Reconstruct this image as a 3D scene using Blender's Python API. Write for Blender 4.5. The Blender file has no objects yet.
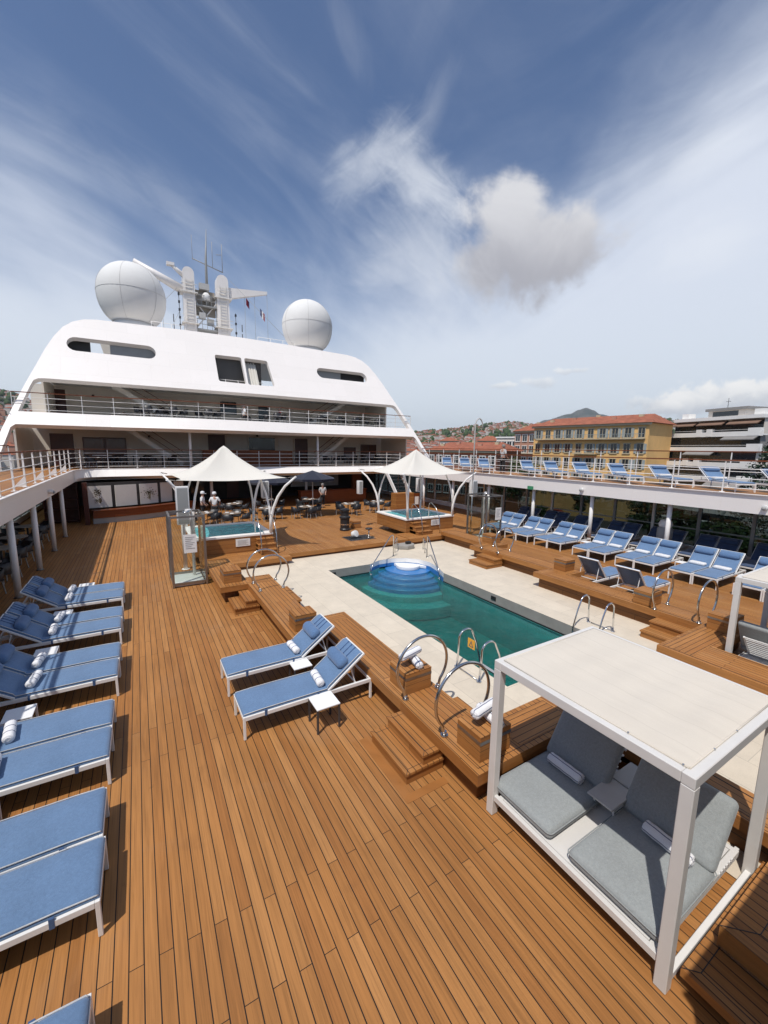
import bpy, bmesh, math, random
from mathutils import Vector, Matrix
R = math.radians
PI = math.pi
random.seed(7)
sc = bpy.context.scene
COL = sc.collection

# ------------------------------------------------------------------ camera
H = 4.5
FPX, PITCH, ROLL, YAW = 409.5, R(8.77), R(.75), R(31.0)
cam_d = bpy.data.cameras.new('camera')
cam = bpy.data.objects.new('camera', cam_d); COL.objects.link(cam)
sc.camera = cam
_cy, _sy = math.cos(YAW), math.sin(YAW)
_cp, _sp = math.cos(PITCH), math.sin(PITCH)
_cr, _sr = math.cos(ROLL), math.sin(ROLL)
_rt0 = Vector((_cy, -_sy, 0)); _fw = Vector((_sy * _cp, _cy * _cp, -_sp)); _dn0 = Vector((-_sy * _sp, -_cy * _sp, -_cp))
CAM_R = _rt0 * _cr - _dn0 * _sr
CAM_D = _rt0 * _sr + _dn0 * _cr
CAM_F = _fw
m = Matrix.Identity(4)
for i in range(3):
    m[i][0] = CAM_R[i]; m[i][1] = -CAM_D[i]; m[i][2] = -CAM_F[i]
m.translation = (0, 0, H)
cam.matrix_world = m
cam_d.sensor_fit = 'VERTICAL'; cam_d.sensor_height = 24
cam_d.lens = FPX / 1024 * 24
cam_d.clip_start = .05; cam_d.clip_end = 20000

def ray(x, y):
    return CAM_R * ((x - 384) / FPX) + CAM_D * ((y - 512) / FPX) + CAM_F
def on_y(x, y, Y):            # surveyed point at a known distance forward
    d = ray(x, y); return Vector((0, 0, H)) + d * (Y / d.y)
def at(x, y, D):              # surveyed point at a known horizontal distance
    d = ray(x, y); return Vector((0, 0, H)) + d * (D / math.hypot(d.x, d.y))

# ------------------------------------------------------------------ materials
def new_mat(name):
    mt = bpy.data.materials.new(name); mt.use_nodes = True
    nt = mt.node_tree
    for n in list(nt.nodes): nt.nodes.remove(n)
    out = nt.nodes.new('ShaderNodeOutputMaterial')
    b = nt.nodes.new('ShaderNodeBsdfPrincipled')
    nt.links.new(b.outputs[0], out.inputs[0])
    return mt, nt, b, out

class N:
    """tiny node helper"""
    def __init__(s, nt): s.nt = nt
    def math(s, op, a, b=None, c=None, clamp=False):
        n = s.nt.nodes.new('ShaderNodeMath'); n.operation = op; n.use_clamp = clamp
        for i, v in enumerate((a, b, c)):
            if v is None: continue
            if isinstance(v, (int, float)): n.inputs[i].default_value = v
            else: s.nt.links.new(v, n.inputs[i])
        return n.outputs[0]
    def comb(s, x, y, z=0.0):
        n = s.nt.nodes.new('ShaderNodeCombineXYZ')
        for i, v in enumerate((x, y, z)):
            if isinstance(v, (int, float)): n.inputs[i].default_value = v
            else: s.nt.links.new(v, n.inputs[i])
        return n.outputs[0]
    def sep(s, v):
        n = s.nt.nodes.new('ShaderNodeSeparateXYZ'); s.nt.links.new(v, n.inputs[0]); return n.outputs
    def noise(s, vec, scale=5, detail=4, rough=.55, dist=0.0, dim='3D'):
        n = s.nt.nodes.new('ShaderNodeTexNoise'); n.noise_dimensions = dim
        if vec is not None: s.nt.links.new(vec, n.inputs['Vector'])
        n.inputs['Scale'].default_value = scale; n.inputs['Detail'].default_value = detail
        n.inputs['Roughness'].default_value = rough; n.inputs['Distortion'].default_value = dist
        return n.outputs[0]
    def white(s, vec):
        n = s.nt.nodes.new('ShaderNodeTexWhiteNoise'); n.noise_dimensions = '3D'
        s.nt.links.new(vec, n.inputs['Vector']); return n.outputs[0]
    def ramp(s, fac, stops, interp='LINEAR'):
        n = s.nt.nodes.new('ShaderNodeValToRGB'); n.color_ramp.interpolation = interp
        el = n.color_ramp.elements
        while len(el) < len(stops): el.new(.5)
        for e, (p, c) in zip(el, stops):
            e.position = p; e.color = (c[0], c[1], c[2], 1) if not isinstance(c, (int, float)) else (c, c, c, 1)
        s.nt.links.new(fac, n.inputs[0]); return n.outputs[0]
    def mix(s, fac, a, b, mode='MIX'):
        n = s.nt.nodes.new('ShaderNodeMix'); n.data_type = 'RGBA'; n.blend_type = mode
        for sock, v in ((n.inputs[0], fac), (n.inputs[6], a), (n.inputs[7], b)):
            if isinstance(v, (int, float)): sock.default_value = v
            elif isinstance(v, tuple): sock.default_value = (v[0], v[1], v[2], 1)
            else: s.nt.links.new(v, sock)
        return n.outputs[2]
    def smooth(s, v, a, b):
        n = s.nt.nodes.new('ShaderNodeMapRange'); n.interpolation_type = 'SMOOTHSTEP'
        s.nt.links.new(v, n.inputs[0]); n.inputs[1].default_value = a; n.inputs[2].default_value = b
        return n.outputs[0]
    def pos(s):
        return s.nt.nodes.new('ShaderNodeNewGeometry').outputs['Position']
    def obj(s):
        return s.nt.nodes.new('ShaderNodeTexCoord').outputs['Object']
    def bump(s, h, strength=.2, dist=.01):
        n = s.nt.nodes.new('ShaderNodeBump'); n.inputs['Strength'].default_value = strength
        n.inputs['Distance'].default_value = dist; s.nt.links.new(h, n.inputs['Height']); return n.outputs[0]

def paint(name, col, rough=.45, var=.06, scale=3, metal=0.0, bump=0.0, spec=.5, fine=0.0):
    mt, nt, b, _ = new_mat(name); h = N(nt)
    o = h.obj()
    n = h.noise(o, scale, 5, .6)
    lo = tuple(c * (1 - var) for c in col); hi = tuple(min(1, c * (1 + var)) for c in col)
    c = h.ramp(n, [(.3, lo), (.7, hi)])
    if fine:
        n2 = h.noise(o, 260, 2, .5)
        c = h.mix(1.0, c, h.ramp(n2, [(.3, 1 - fine), (.7, 1 + fine * .3)]), 'MULTIPLY')
    nt.links.new(c, b.inputs['Base Color'])
    b.inputs['Roughness'].default_value = rough; b.inputs['Metallic'].default_value = metal
    b.inputs['Specular IOR Level'].default_value = spec
    if bump:
        nt.links.new(h.bump(h.noise(o, 140, 3, .6), bump, .004), b.inputs['Normal'])
    return mt

def teak(name, across='X', width=.1157, length=3.44, seam=.0098, tint=(1, 1, 1), coord='POS', rough=.55, vertical=False):
    """caulked teak planks: joints on alternate strakes, each plank its own tone"""
    mt, nt, b, _ = new_mat(name); h = N(nt)
    p = h.pos() if coord == 'POS' else h.obj()
    x, y, z = h.sep(p)
    if across == 'X': u, v = y, x
    elif across == 'Y': u, v = x, y
    else: u, v = h.math('ADD', x, y), z      # horizontal boards on an upright face
    vv = h.math('DIVIDE', h.math('ADD', v, .59 if across == 'X' else 0.0), width)
    idx = h.math('FLOOR', vv); fv = h.math('FRACT', vv)
    odd = h.math('FRACT', h.math('MULTIPLY', idx, .5))
    jit = h.math('MULTIPLY', h.white(h.comb(idx, 3.3, 1.7)), .004)
    uu = h.math('ADD', h.math('ADD', h.math('DIVIDE', h.math('ADD', u, -3.59), length), h.math('MULTIPLY', odd, 2 * .215)), jit)
    seg = h.math('FLOOR', uu); fu = h.math('FRACT', uu)
    ev = h.math('MULTIPLY', h.math('MINIMUM', fv, h.math('SUBTRACT', 1, fv)), width)
    eu = h.math('MULTIPLY', h.math('MINIMUM', fu, h.math('SUBTRACT', 1, fu)), length)
    sv = h.math('LESS_THAN', ev, seam * .5); su = h.math('LESS_THAN', eu, seam * .34)
    seam_m = h.math('MAXIMUM', sv, su)
    rnd = h.white(h.comb(idx, seg, 0.5)); rnd2 = h.white(h.comb(idx, seg, 7.5))
    off = h.math('MULTIPLY', rnd2, 40)
    g = h.noise(h.comb(h.math('ADD', h.math('MULTIPLY', u, 1.6), off), h.math('MULTIPLY', v, 75), z), 1.0, 5, .62, .6)
    g2 = h.noise(h.comb(h.math('ADD', h.math('MULTIPLY', u, .8), off), h.math('MULTIPLY', v, 16), h.math('ADD', z, off)), 1.0, 3, .5, 1.2)
    big = h.noise(h.comb(h.math('MULTIPLY', u, .35), h.math('MULTIPLY', v, .6), 0), 1.0, 4, .6)
    T = lambda c: tuple(a * k for a, k in zip(c, tint))
    base = h.ramp(rnd, [(0, T((.305, .125, .034))), (.25, T((.340, .147, .041))), (.6, T((.358, .158, .046))), (.9, T((.382, .174, .053))), (1, T((.41, .193, .063)))])
    base = h.mix(1.0, base, h.ramp(g, [(.28, .74), (.5, 1.0), (.75, 1.10)]), 'MULTIPLY')
    base = h.mix(1.0, base, h.ramp(g2, [(.3, .84), (.6, 1.06)]), 'MULTIPLY')
    base = h.mix(1.0, base, h.ramp(big, [(.3, .86), (.7, 1.1)]), 'MULTIPLY')
    wear = h.noise(p, .55, 5, .62, .8)
    base = h.mix(h.math('MULTIPLY', h.smooth(wear, .52, .74), .30), base, T((.33, .205, .115)))
    damp = h.noise(p, .9, 4, .55, 1.6)
    base = h.mix(h.math('MULTIPLY', h.smooth(damp, .60, .72), .22), base, T((.20, .085, .026)))
    spots = h.noise(p, 5.5, 2, .5)
    base = h.mix(h.math('MULTIPLY', h.smooth(spots, .70, .78), .28), base, T((.12, .05, .018)))
    col = h.mix(seam_m, base, (.014, .009, .006))
    nt.links.new(col, b.inputs['Base Color'])
    rr = h.ramp(g2, [(.2, rough - .06), (.8, rough + .12)])
    nt.links.new(rr, b.inputs['Roughness'])
    b.inputs['Specular IOR Level'].default_value = .35
    hh = h.math('SUBTRACT', h.math('MULTIPLY', g, .25), seam_m)
    nt.links.new(h.bump(hh, .35, .0025), b.inputs['Normal'])
    return mt

def fabric(name, col, weave=420, var=.08, wc=1.0):
    mt, nt, b, _ = new_mat(name); h = N(nt)
    o = h.obj(); x, y, z = h.sep(o)
    n = h.noise(o, 2.2, 4, .6); n2 = h.noise(o, weave, 2, .6); n3 = h.noise(o, 38, 3, .6)
    c = h.ramp(n, [(.3, tuple(a * (1 - var) for a in col)), (.7, tuple(a * (1 + var) for a in col))])
    c = h.mix(1.0, c, h.ramp(n2, [(.3, 1 - .28 * wc), (.7, 1 + .2 * wc)]), 'MULTIPLY')
    c = h.mix(1.0, c, h.ramp(n3, [(.3, .9), (.7, 1.06)]), 'MULTIPLY')
    nt.links.new(c, b.inputs['Base Color'])
    b.inputs['Roughness'].default_value = .92; b.inputs['Specular IOR Level'].default_value = .15
    b.inputs['Sheen Weight'].default_value = .25
    wr = h.noise(o, 6.5, 3, .55, .9)
    nt.links.new(h.bump(h.math('ADD', h.math('MULTIPLY', n2, .5), h.math('ADD', n3, h.math('MULTIPLY', wr, 3.2))), .30, .007), b.inputs['Normal'])
    return mt

def glass(name, tint=(.80, .86, .84), refl=1.0):
    mt, nt, b, out = new_mat(name); nt.nodes.remove(b)
    t = nt.nodes.new('ShaderNodeBsdfTransparent'); t.inputs[0].default_value = (*tint, 1)
    g = nt.nodes.new('ShaderNodeBsdfGlossy'); g.inputs['Roughness'].default_value = .015
    f = nt.nodes.new('ShaderNodeFresnel'); f.inputs[0].default_value = 1.5
    mx = nt.nodes.new('ShaderNodeMixShader')
    mm = nt.nodes.new('ShaderNodeMath'); mm.operation = 'MULTIPLY'; mm.inputs[1].default_value = refl; mm.use_clamp = True
    gb = nt.nodes.new('ShaderNodeNewGeometry'); fb = N(nt).math('MULTIPLY', f.outputs[0], N(nt).math('SUBTRACT', 1.0, gb.outputs['Backfacing']))
    nt.links.new(fb, mm.inputs[0]); nt.links.new(mm.outputs[0], mx.inputs[0])
    nt.links.new(t.outputs[0], mx.inputs[1]); nt.links.new(g.outputs[0], mx.inputs[2]); nt.links.new(mx.outputs[0], out.inputs[0])
    return mt

def water_mat(name, tint, body, cover, wave=3.0, strength=.25, absorb=None, dens=0.0, ior=1.33):
    """water: tinted see-through body under a reflecting rippled surface"""
    mt, nt, b, out = new_mat(name); h = N(nt)
    p = h.pos()
    n = h.noise(p, wave, 4, .6, .8); n2 = h.noise(p, wave * 4.3, 3, .6, .4)
    nm = h.bump(h.math('ADD', n, h.math('MULTIPLY', n2, .3)), strength, .08)
    nt.nodes.remove(b)
    t = nt.nodes.new('ShaderNodeBsdfTransparent'); t.inputs[0].default_value = (*tint, 1)
    d = nt.nodes.new('ShaderNodeBsdfDiffuse')
    x, y, z = h.sep(p)
    cl = h.noise(h.comb(h.math('MULTIPLY', x, .9), h.math('MULTIPLY', y, 1.6), 0), wave * .8, 4, .65, 1.5)
    c = h.mix(h.smooth(cl, .42, .62), tuple(a * .75 for a in body), tuple(min(1, a * 1.5) for a in body))
    nt.links.new(c, d.inputs[0])
    m1 = nt.nodes.new('ShaderNodeMixShader'); m1.inputs[0].default_value = cover
    nt.links.new(t.outputs[0], m1.inputs[1]); nt.links.new(d.outputs[0], m1.inputs[2])
    g = nt.nodes.new('ShaderNodeBsdfGlossy'); g.inputs['Roughness'].default_value = .04
    f = nt.nodes.new('ShaderNodeFresnel'); f.inputs[0].default_value = ior
    nt.links.new(nm, g.inputs['Normal']); nt.links.new(nm, f.inputs['Normal'])
    m2 = nt.nodes.new('ShaderNodeMixShader')
    gb = nt.nodes.new('ShaderNodeNewGeometry'); nb = h.math('SUBTRACT', 1.0, gb.outputs['Backfacing'])
    nt.links.new(h.math('MULTIPLY', f.outputs[0], nb), m2.inputs[0]); nt.links.new(h.math('MULTIPLY', nb, cover), m1.inputs[0]); nt.links.new(m1.outputs[0], m2.inputs[1]); nt.links.new(g.outputs[0], m2.inputs[2])
    nt.links.new(m2.outputs[0], out.inputs[0])
    if absorb:
        va = nt.nodes.new('ShaderNodeVolumeAbsorption'); va.inputs[0].default_value = (*absorb, 1); va.inputs[1].default_value = dens
        nt.links.new(va.outputs[0], out.inputs['Volume'])
    return mt

M = {}
M['deck'] = teak('teak_deck')
M['teak_top'] = teak('teak_boards', width=.102, length=3.3, tint=(1.04, 1.02, 1.0))
M['teak_cross'] = teak('teak_cross_boards', across='Y', width=.10, length=1.9, tint=(1.04, 1.02, 1.0))
M['teak_side'] = teak('teak_side_boards', across='Z', width=.165, length=2.2, seam=.006, tint=(1.0, .97, .92))
M['teak_edge'] = teak('teak_edge', across='Z', width=.9, length=2.4, seam=.002, tint=(1.02, .98, .92))
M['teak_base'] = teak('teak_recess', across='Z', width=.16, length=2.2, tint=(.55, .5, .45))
M['mahogany'] = teak('red_brown_wood', across='Z', width=.24, length=1.6, seam=.004, tint=(.52, .30, .26), rough=.35)
M['white'] = paint('white_paint', (.80, .775, .745), .38, .03, 1.2)
def hull_mat():
    mt, nt, b, _ = new_mat('white_hull'); h = N(nt); p = h.pos(); x, y, z = h.sep(p)
    br = nt.nodes.new('ShaderNodeTexBrick'); nt.links.new(h.comb(h.math('ADD', x, h.math('MULTIPLY', y, .0)), z, 0), br.inputs['Vector'])
    br.inputs['Color1'].default_value = (.81, .765, .725, 1); br.inputs['Color2'].default_value = (.785, .742, .70, 1); br.inputs['Mortar'].default_value = (.70, .66, .62, 1)
    br.inputs['Scale'].default_value = 1; br.inputs['Mortar Size'].default_value = .012; br.inputs['Mortar Smooth'].default_value = 1.0; br.inputs['Brick Width'].default_value = 2.4; br.inputs['Row Height'].default_value = 1.1
    n = h.noise(p, .7, 5, .6); st = h.noise(h.comb(h.math('MULTIPLY', x, 5), h.math('MULTIPLY', y, 5), h.math('MULTIPLY', z, .35)), 1.0, 4, .6)
    c = h.mix(1.0, br.outputs[0], h.ramp(n, [(.3, .985), (.7, 1.01)]), 'MULTIPLY')
    c = h.mix(1.0, c, h.ramp(st, [(.22, (.95, .93, .90)), (.40, (1, 1, 1))]), 'MULTIPLY')
    nt.links.new(c, b.inputs['Base Color']); b.inputs['Roughness'].default_value = .4
    nt.links.new(h.bump(h.math('ADD', h.noise(p, 1.1, 3, .5), h.math('MULTIPLY', br.outputs['Fac'], -.12)), .05, .03), b.inputs['Normal'])
    return mt
M['hull'] = hull_mat()
M['hull2'] = paint('white_deckhead', (.72, .69, .64), .5, .04, 1.2)
M['wall'] = paint('cream_wall', (.74, .67, .58), .55, .04, 1.1)
M['frame'] = paint('white_frame', (.74, .73, .71), .35, .04, 5)
M['cabana_frame'] = paint('pale_frame', (.62, .60, .57), .4, .04, 3)
M['blue'] = fabric('blue_fabric', (.125, .208, .345))
M['mastpanel'] = paint('mast_panel', (.34, .30, .25), .6, .15, 1)
M['piping'] = fabric('pale_piping', (.50, .51, .52))
M['blue_shaded'] = fabric('shaded_blue_fabric', (.045, .075, .15))  # lounger blue with the shade under the gallery put into the colour
M['blue_pillow'] = fabric('blue_pillow', (.10, .178, .32))
M['navy'] = fabric('navy_fabric', (.012, .014, .03))
M['strap'] = fabric('strap_fabric', (.05, .10, .22))
M['grey'] = fabric('grey_fabric', (.285, .305, .305), weave=230, var=.05, wc=.7)
def canvas_mat():
    mt, nt, b, _ = new_mat('cream_canvas'); h = N(nt); o = h.obj(); x, y, z = h.sep(o)
    f = h.math('FRACT', h.math('MULTIPLY', h.math('ADD', x, 2.0), 2.6)); ln = h.math('LESS_THAN', h.math('ABSOLUTE', h.math('SUBTRACT', f, .5)), .018)
    n = h.noise(o, 1.1, 4, .6); n2 = h.noise(o, 330, 2, .5); g = h.noise(h.comb(h.math('MULTIPLY', x, 7), h.math('MULTIPLY', y, .8), 0), 1.0, 4, .6, .6)
    c = h.ramp(n, [(.3, (.60, .545, .465)), (.7, (.625, .57, .49))]); c = h.mix(1.0, c, h.ramp(n2, [(.3, .95), (.7, 1.03)]), 'MULTIPLY')
    c = h.mix(1.0, c, h.ramp(g, [(.3, .955), (.6, 1.0)]), 'MULTIPLY'); c = h.mix(h.math('MULTIPLY', ln, .18), c, (.40, .36, .30))
    nt.links.new(c, b.inputs['Base Color']); b.inputs['Roughness'].default_value = .9; b.inputs['Specular IOR Level'].default_value = .15
    nt.links.new(h.bump(h.math('ADD', g, h.math('MULTIPLY', ln, .25)), .25, .02), b.inputs['Normal'])
    return mt
M['canvas'] = canvas_mat()
M['tent'] = paint('white_membrane', (.78, .75, .68), .75, .02, 1.0, spec=.2)
_nt = M['tent'].node_tree; _b = [n for n in _nt.nodes if n.type == 'BSDF_PRINCIPLED'][0]; _o = [n for n in _nt.nodes if n.type == 'OUTPUT_MATERIAL'][0]
_t = _nt.nodes.new('ShaderNodeBsdfTranslucent'); _t.inputs[0].default_value = (.8, .78, .72, 1); _m = _nt.nodes.new('ShaderNodeMixShader'); _m.inputs[0].default_value = .22
_nt.links.new(_b.outputs[0], _m.inputs[1]); _nt.links.new(_t.outputs[0], _m.inputs[2]); _nt.links.new(_m.outputs[0], _o.inputs[0])
M['steel'] = paint('stainless_steel', (.58, .57, .55), .17, .05, 3, metal=1.0)
M['darksteel'] = paint('dull_steel', (.30, .29, .28), .35, .12, 4, metal=.9)
M['black'] = paint('black_paint', (.015, .015, .017), .45, .2, 4)
M['charcoal'] = paint('charcoal_metal', (.045, .045, .05), .4, .1, 4)
M['towelw'] = paint('towel_table_white', (.78, .78, .78), .6, .03, 6)
M['chrome'] = paint('chrome', (.7, .7, .7), .1, .02, 3, metal=1.0)
M['glass'] = glass('clear_glass', (.89, .92, .90))
M['glassdark'] = glass('tinted_glass', (.34, .385, .385), 1.0)
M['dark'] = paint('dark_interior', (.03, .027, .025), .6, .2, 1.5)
M['door'] = paint('brown_door', (.075, .022, .014), .35, .2, 2)
M['pane'] = paint('window_pane', (.02, .025, .03), .06, .2, 1, spec=.8)
M['panelgrey'] = paint('grey_panel', (.30, .30, .29), .5, .05, 2)
M['paper'] = paint('white_sign', (.78, .77, .74), .5, .02, 4)
M['ink'] = paint('sign_ink', (.12, .12, .13), .6, .05, 10)
M['skin'] = paint('skin', (.42, .24, .17), .55, .05, 8)
M['shirt'] = fabric('white_cotton', (.74, .74, .74))
M['greyshirt'] = fabric('grey_cotton', (.50, .49, .48))
M['redshirt'] = fabric('red_cotton', (.35, .03, .03))
M['trousers'] = fabric('black_cotton', (.018, .018, .02))
M['hairm'] = paint('grey_hair', (.22, .20, .18), .7, .2, 20)
M['orange'] = paint('orange_sign', (.75, .38, .04), .5, .05, 4)
M['place'] = paint('shaded_table_brown', (.20, .15, .11), .6, .1, 4)  # table top colour darkened to carry the shade over the cafe
M['lamp'] = paint('lamp_housing', (.70, .69, .67), .3, .03, 3)
M['greenlamp'] = paint('green_sign', (.05, .25, .12), .4, .05, 3)
M['stone_grey'] = paint('grey_stone', (.30, .285, .26), .55, .10, 2.5)
M['bluestep'] = paint('blue_vinyl', (.04, .18, .44), .3, .06, 1.5)
M['whiteliner'] = paint('white_liner', (.78, .77, .75), .3, .02, 1.5)
M['spatile'] = paint('spa_tile', (.36, .60, .62), .3, .08, 2.0)
M['poolwater'] = water_mat('pool_water', (.93, .98, .97), (.020, .16, .135), .14, 1.7, .40, (.12, .69, .66), 1.15, 1.24)
M['spawater'] = water_mat('spa_water', (.75, .95, .95), (.15, .56, .60), .62, 4.0, .30, None, 0, 1.16)

# stripe towel
def towel_mat():
    mt, nt, b, _ = new_mat('striped_towel'); h = N(nt)
    o = h.obj(); x, y, z = h.sep(o)
    f = h.math('FRACT', h.math('MULTIPLY', h.math('ADD', y, .02), 7.0))
    s = h.math('LESS_THAN', h.math('ABSOLUTE', h.math('SUBTRACT', f, .5)), .055)
    n = h.noise(o, 220, 2, .6)
    c = h.mix(s, h.ramp(n, [(.3, (.66, .66, .68)), (.7, (.84, .84, .85))]), (.10, .11, .18))
    nt.links.new(c, b.inputs['Base Color']); b.inputs['Roughness'].default_value = .95
    b.inputs['Specular IOR Level'].default_value = .1
    nt.links.new(h.bump(n, .4, .006), b.inputs['Normal'])
    return mt
def towel_mat2():
    mt, nt, b, _ = new_mat('striped_towel_long'); h = N(nt)
    o = h.obj(); x, y, z = h.sep(o)
    a = h.math('ARCTAN2', z, x)
    f = h.math('FRACT', h.math('MULTIPLY', h.math('ADD', a, 3.3), .7))
    s = h.math('LESS_THAN', h.math('ABSOLUTE', h.math('SUBTRACT', f, .5)), .07)
    n = h.noise(o, 220, 2, .6)
    c = h.mix(s, h.ramp(n, [(.3, (.66, .66, .68)), (.7, (.84, .84, .85))]), (.10, .11, .18))
    nt.links.new(c, b.inputs['Base Color']); b.inputs['Roughness'].default_value = .95
    b.inputs['Specular IOR Level'].default_value = .1
    nt.links.new(h.bump(n, .4, .006), b.inputs['Normal'])
    return mt
M['towel'] = towel_mat()
M['towel2'] = towel_mat2()

def tile_mat(name, base, w=.62, l=1.24):
    mt, nt, b, _ = new_mat(name); h = N(nt)
    p = h.pos(); x, y, z = h.sep(p)
    br = nt.nodes.new('ShaderNodeTexBrick')
    nt.links.new(h.comb(y, x, 0), br.inputs['Vector'])
    br.inputs['Color1'].default_value = (*[a * .96 for a in base], 1); br.inputs['Color2'].default_value = (*[a * 1.03 for a in base], 1)
    br.inputs['Mortar'].default_value = (*[a * .74 for a in base], 1)
    br.inputs['Scale'].default_value = 1; br.inputs['Mortar Size'].default_value = .005
    br.inputs['Brick Width'].default_value = l; br.inputs['Row Height'].default_value = w
    n = h.noise(p, 2.0, 5, .65); n2 = h.noise(p, 60, 3, .6)
    c = h.mix(1.0, br.outputs[0], h.ramp(n, [(.3, .90), (.7, 1.05)]), 'MULTIPLY')
    c = h.mix(1.0, c, h.ramp(n2, [(.3, .95), (.7, 1.03)]), 'MULTIPLY')
    nt.links.new(c, b.inputs['Base Color']); b.inputs['Roughness'].default_value = .6
    return mt
M['stone'] = tile_mat('beige_stone', (.64, .56, .445))

M['basin'] = tile_mat('teal_tile', (.15, .42, .42), .30, .30)
# ------------------------------------------------------------------ mesh builder
class MB:
    def __init__(s): s.v = []; s.f = []; s.sm = []; s.mi = []; s.cur = 0
    def add(s, vs, fs, smooth=False):
        o = len(s.v); s.v += [Vector(p) for p in vs]
        for f in fs: s.f.append([i + o for i in f]); s.sm.append(smooth); s.mi.append(s.cur)
        return s
    def box(s, x0, x1, y0, y1, z0, z1):
        return s.add([(x0, y0, z0), (x1, y0, z0), (x1, y1, z0), (x0, y1, z0), (x0, y0, z1), (x1, y0, z1), (x1, y1, z1), (x0, y1, z1)],
                     [(0, 3, 2, 1), (4, 5, 6, 7), (0, 1, 5, 4), (1, 2, 6, 5), (2, 3, 7, 6), (3, 0, 4, 7)])
    def quad(s, *p): return s.add(p, [tuple(range(len(p)))])
    def bar(s, p, q, w, h, up=(0, 0, 1)):
        p, q = Vector(p), Vector(q); d = (q - p).normalized(); up = Vector(up)
        if abs(d.dot(up)) > .98: up = Vector((0, 1, 0))
        a = d.cross(up).normalized() * (w / 2); b = a.cross(d).normalized() * (h / 2)
        vs = [p - a - b, p + a - b, p + a + b, p - a + b, q - a - b, q + a - b, q + a + b, q - a + b]
        return s.add(vs, [(0, 1, 2, 3), (7, 6, 5, 4), (0, 4, 5, 1), (1, 5, 6, 2), (2, 6, 7, 3), (3, 7, 4, 0)])
    def tube(s, pts, r, n=8, closed=False):
        pts = [Vector(p) for p in pts]; k = len(pts)
        rs = r if isinstance(r, (list, tuple)) else [r] * k
        vs = []; prev = None
        for i, p in enumerate(pts):
            if closed: d = pts[(i + 1) % k] - pts[i - 1]
            else: d = pts[min(i + 1, k - 1)] - pts[max(i - 1, 0)]
            d.normalize()
            if prev is None:
                a = d.cross(Vector((0, 0, 1)) if abs(d.z) < .9 else Vector((1, 0, 0))).normalized()
            else:
                a = (prev - d * prev.dot(d)).normalized()
            prev = a; b = d.cross(a)
            for j in range(n):
                t = 2 * PI * j / n; vs.append(p + (a * math.cos(t) + b * math.sin(t)) * rs[i])
        fs = []
        for i in range(k if closed else k - 1):
            for j in range(n):
                i2 = (i + 1) % k
                fs.append((i * n + j, i * n + (j + 1) % n, i2 * n + (j + 1) % n, i2 * n + j))
        s.add(vs, fs, True)
        if not closed:
            o = len(s.v) - k * n
            s.f.append([o + j for j in range(n)][::-1]); s.sm.append(False); s.mi.append(s.cur)
            s.f.append([o + (k - 1) * n + j for j in range(n)]); s.sm.append(False); s.mi.append(s.cur)
        return s
    def cyl(s, c, r, h, n=16, r2=None):
        return s.tube([c, (c[0], c[1], c[2] + h)], [r, r if r2 is None else r2], n)
    def lathe(s, prof, c, n=24, smooth=True):
        vs = []; k = len(prof)
        for r, z in prof:
            for j in range(n):
                t = 2 * PI * j / n; vs.append((c[0] + r * math.cos(t), c[1] + r * math.sin(t), c[2] + z))
        fs = [(i * n + j, i * n + (j + 1) % n, (i + 1) * n + (j + 1) % n, (i + 1) * n + j) for i in range(k - 1) for j in range(n)]
        return s.add(vs, fs, smooth)
    def prism(s, poly, z0, z1, bottom=True):
        n = len(poly)
        vs = [(x, y, z0) for x, y in poly] + [(x, y, z1) for x, y in poly]
        fs = [tuple(range(n, 2 * n))] + [(i, (i + 1) % n, n + (i + 1) % n, n + i) for i in range(n)]
        if bottom: fs.append(tuple(range(n))[::-1])
        return s.add(vs, fs)
    def ball(s, c, r, n=12, sq=(1, 1, 1)):
        k = n // 2
        vs = []
        for i in range(k + 1):
            a = PI * i / k
            for j in range(n):
                t = 2 * PI * j / n
                vs.append((c[0] + r * sq[0] * math.sin(a) * math.cos(t), c[1] + r * sq[1] * math.sin(a) * math.sin(t), c[2] - r * sq[2] * math.cos(a)))
        fs = [(i * n + j, i * n + (j + 1) % n, (i + 1) * n + (j + 1) % n, (i + 1) * n + j) for i in range(k) for j in range(n)]
        return s.add(vs, fs, True)
    def xform(s, mat):
        s.v = [mat @ p for p in s.v]; return s
    def build(s, name, mat, parent=None, bevel=0, seg=2, smooth=False, world=False, kind=None):
        me = bpy.data.meshes.new(name)
        off = Vector(parent.location) if (parent is not None and world) else Vector((0, 0, 0))
        me.from_pydata([tuple(p - off) for p in s.v], [], s.f)
        me.validate()
        for i, p in enumerate(me.polygons):
            if i < len(s.sm): p.use_smooth = smooth or s.sm[i]
        mats = mat if isinstance(mat, (list, tuple)) else [mat]
        for q in mats: me.materials.append(M[q] if isinstance(q, str) else q)
        if len(mats) > 1:
            for i, p in enumerate(me.polygons):
                if i < len(s.mi): p.material_index = s.mi[i]
        bm = bmesh.new(); bm.from_mesh(me)
        bmesh.ops.remove_doubles(bm, verts=bm.verts, dist=1e-5)
        bmesh.ops.recalc_face_normals(bm, faces=bm.faces)
        if bevel:
            es = [e for e in bm.edges if len(e.link_faces) == 2 and e.calc_face_angle(0) > .6]
            bmesh.ops.bevel(bm, geom=es, offset=bevel, segments=seg, profile=.6, affect='EDGES', clamp_overlap=True)
            if seg >= 2:
                for f in bm.faces: f.smooth = True
        bm.to_mesh(me); bm.free()
        if bevel and seg >= 2:
            try: me.set_sharp_from_angle(angle=R(50))
            except Exception: pass
        o = bpy.data.objects.new(name, me); COL.objects.link(o)
        if parent is not None: o.parent = parent
        if kind: o['kind'] = kind
        return o

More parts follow.
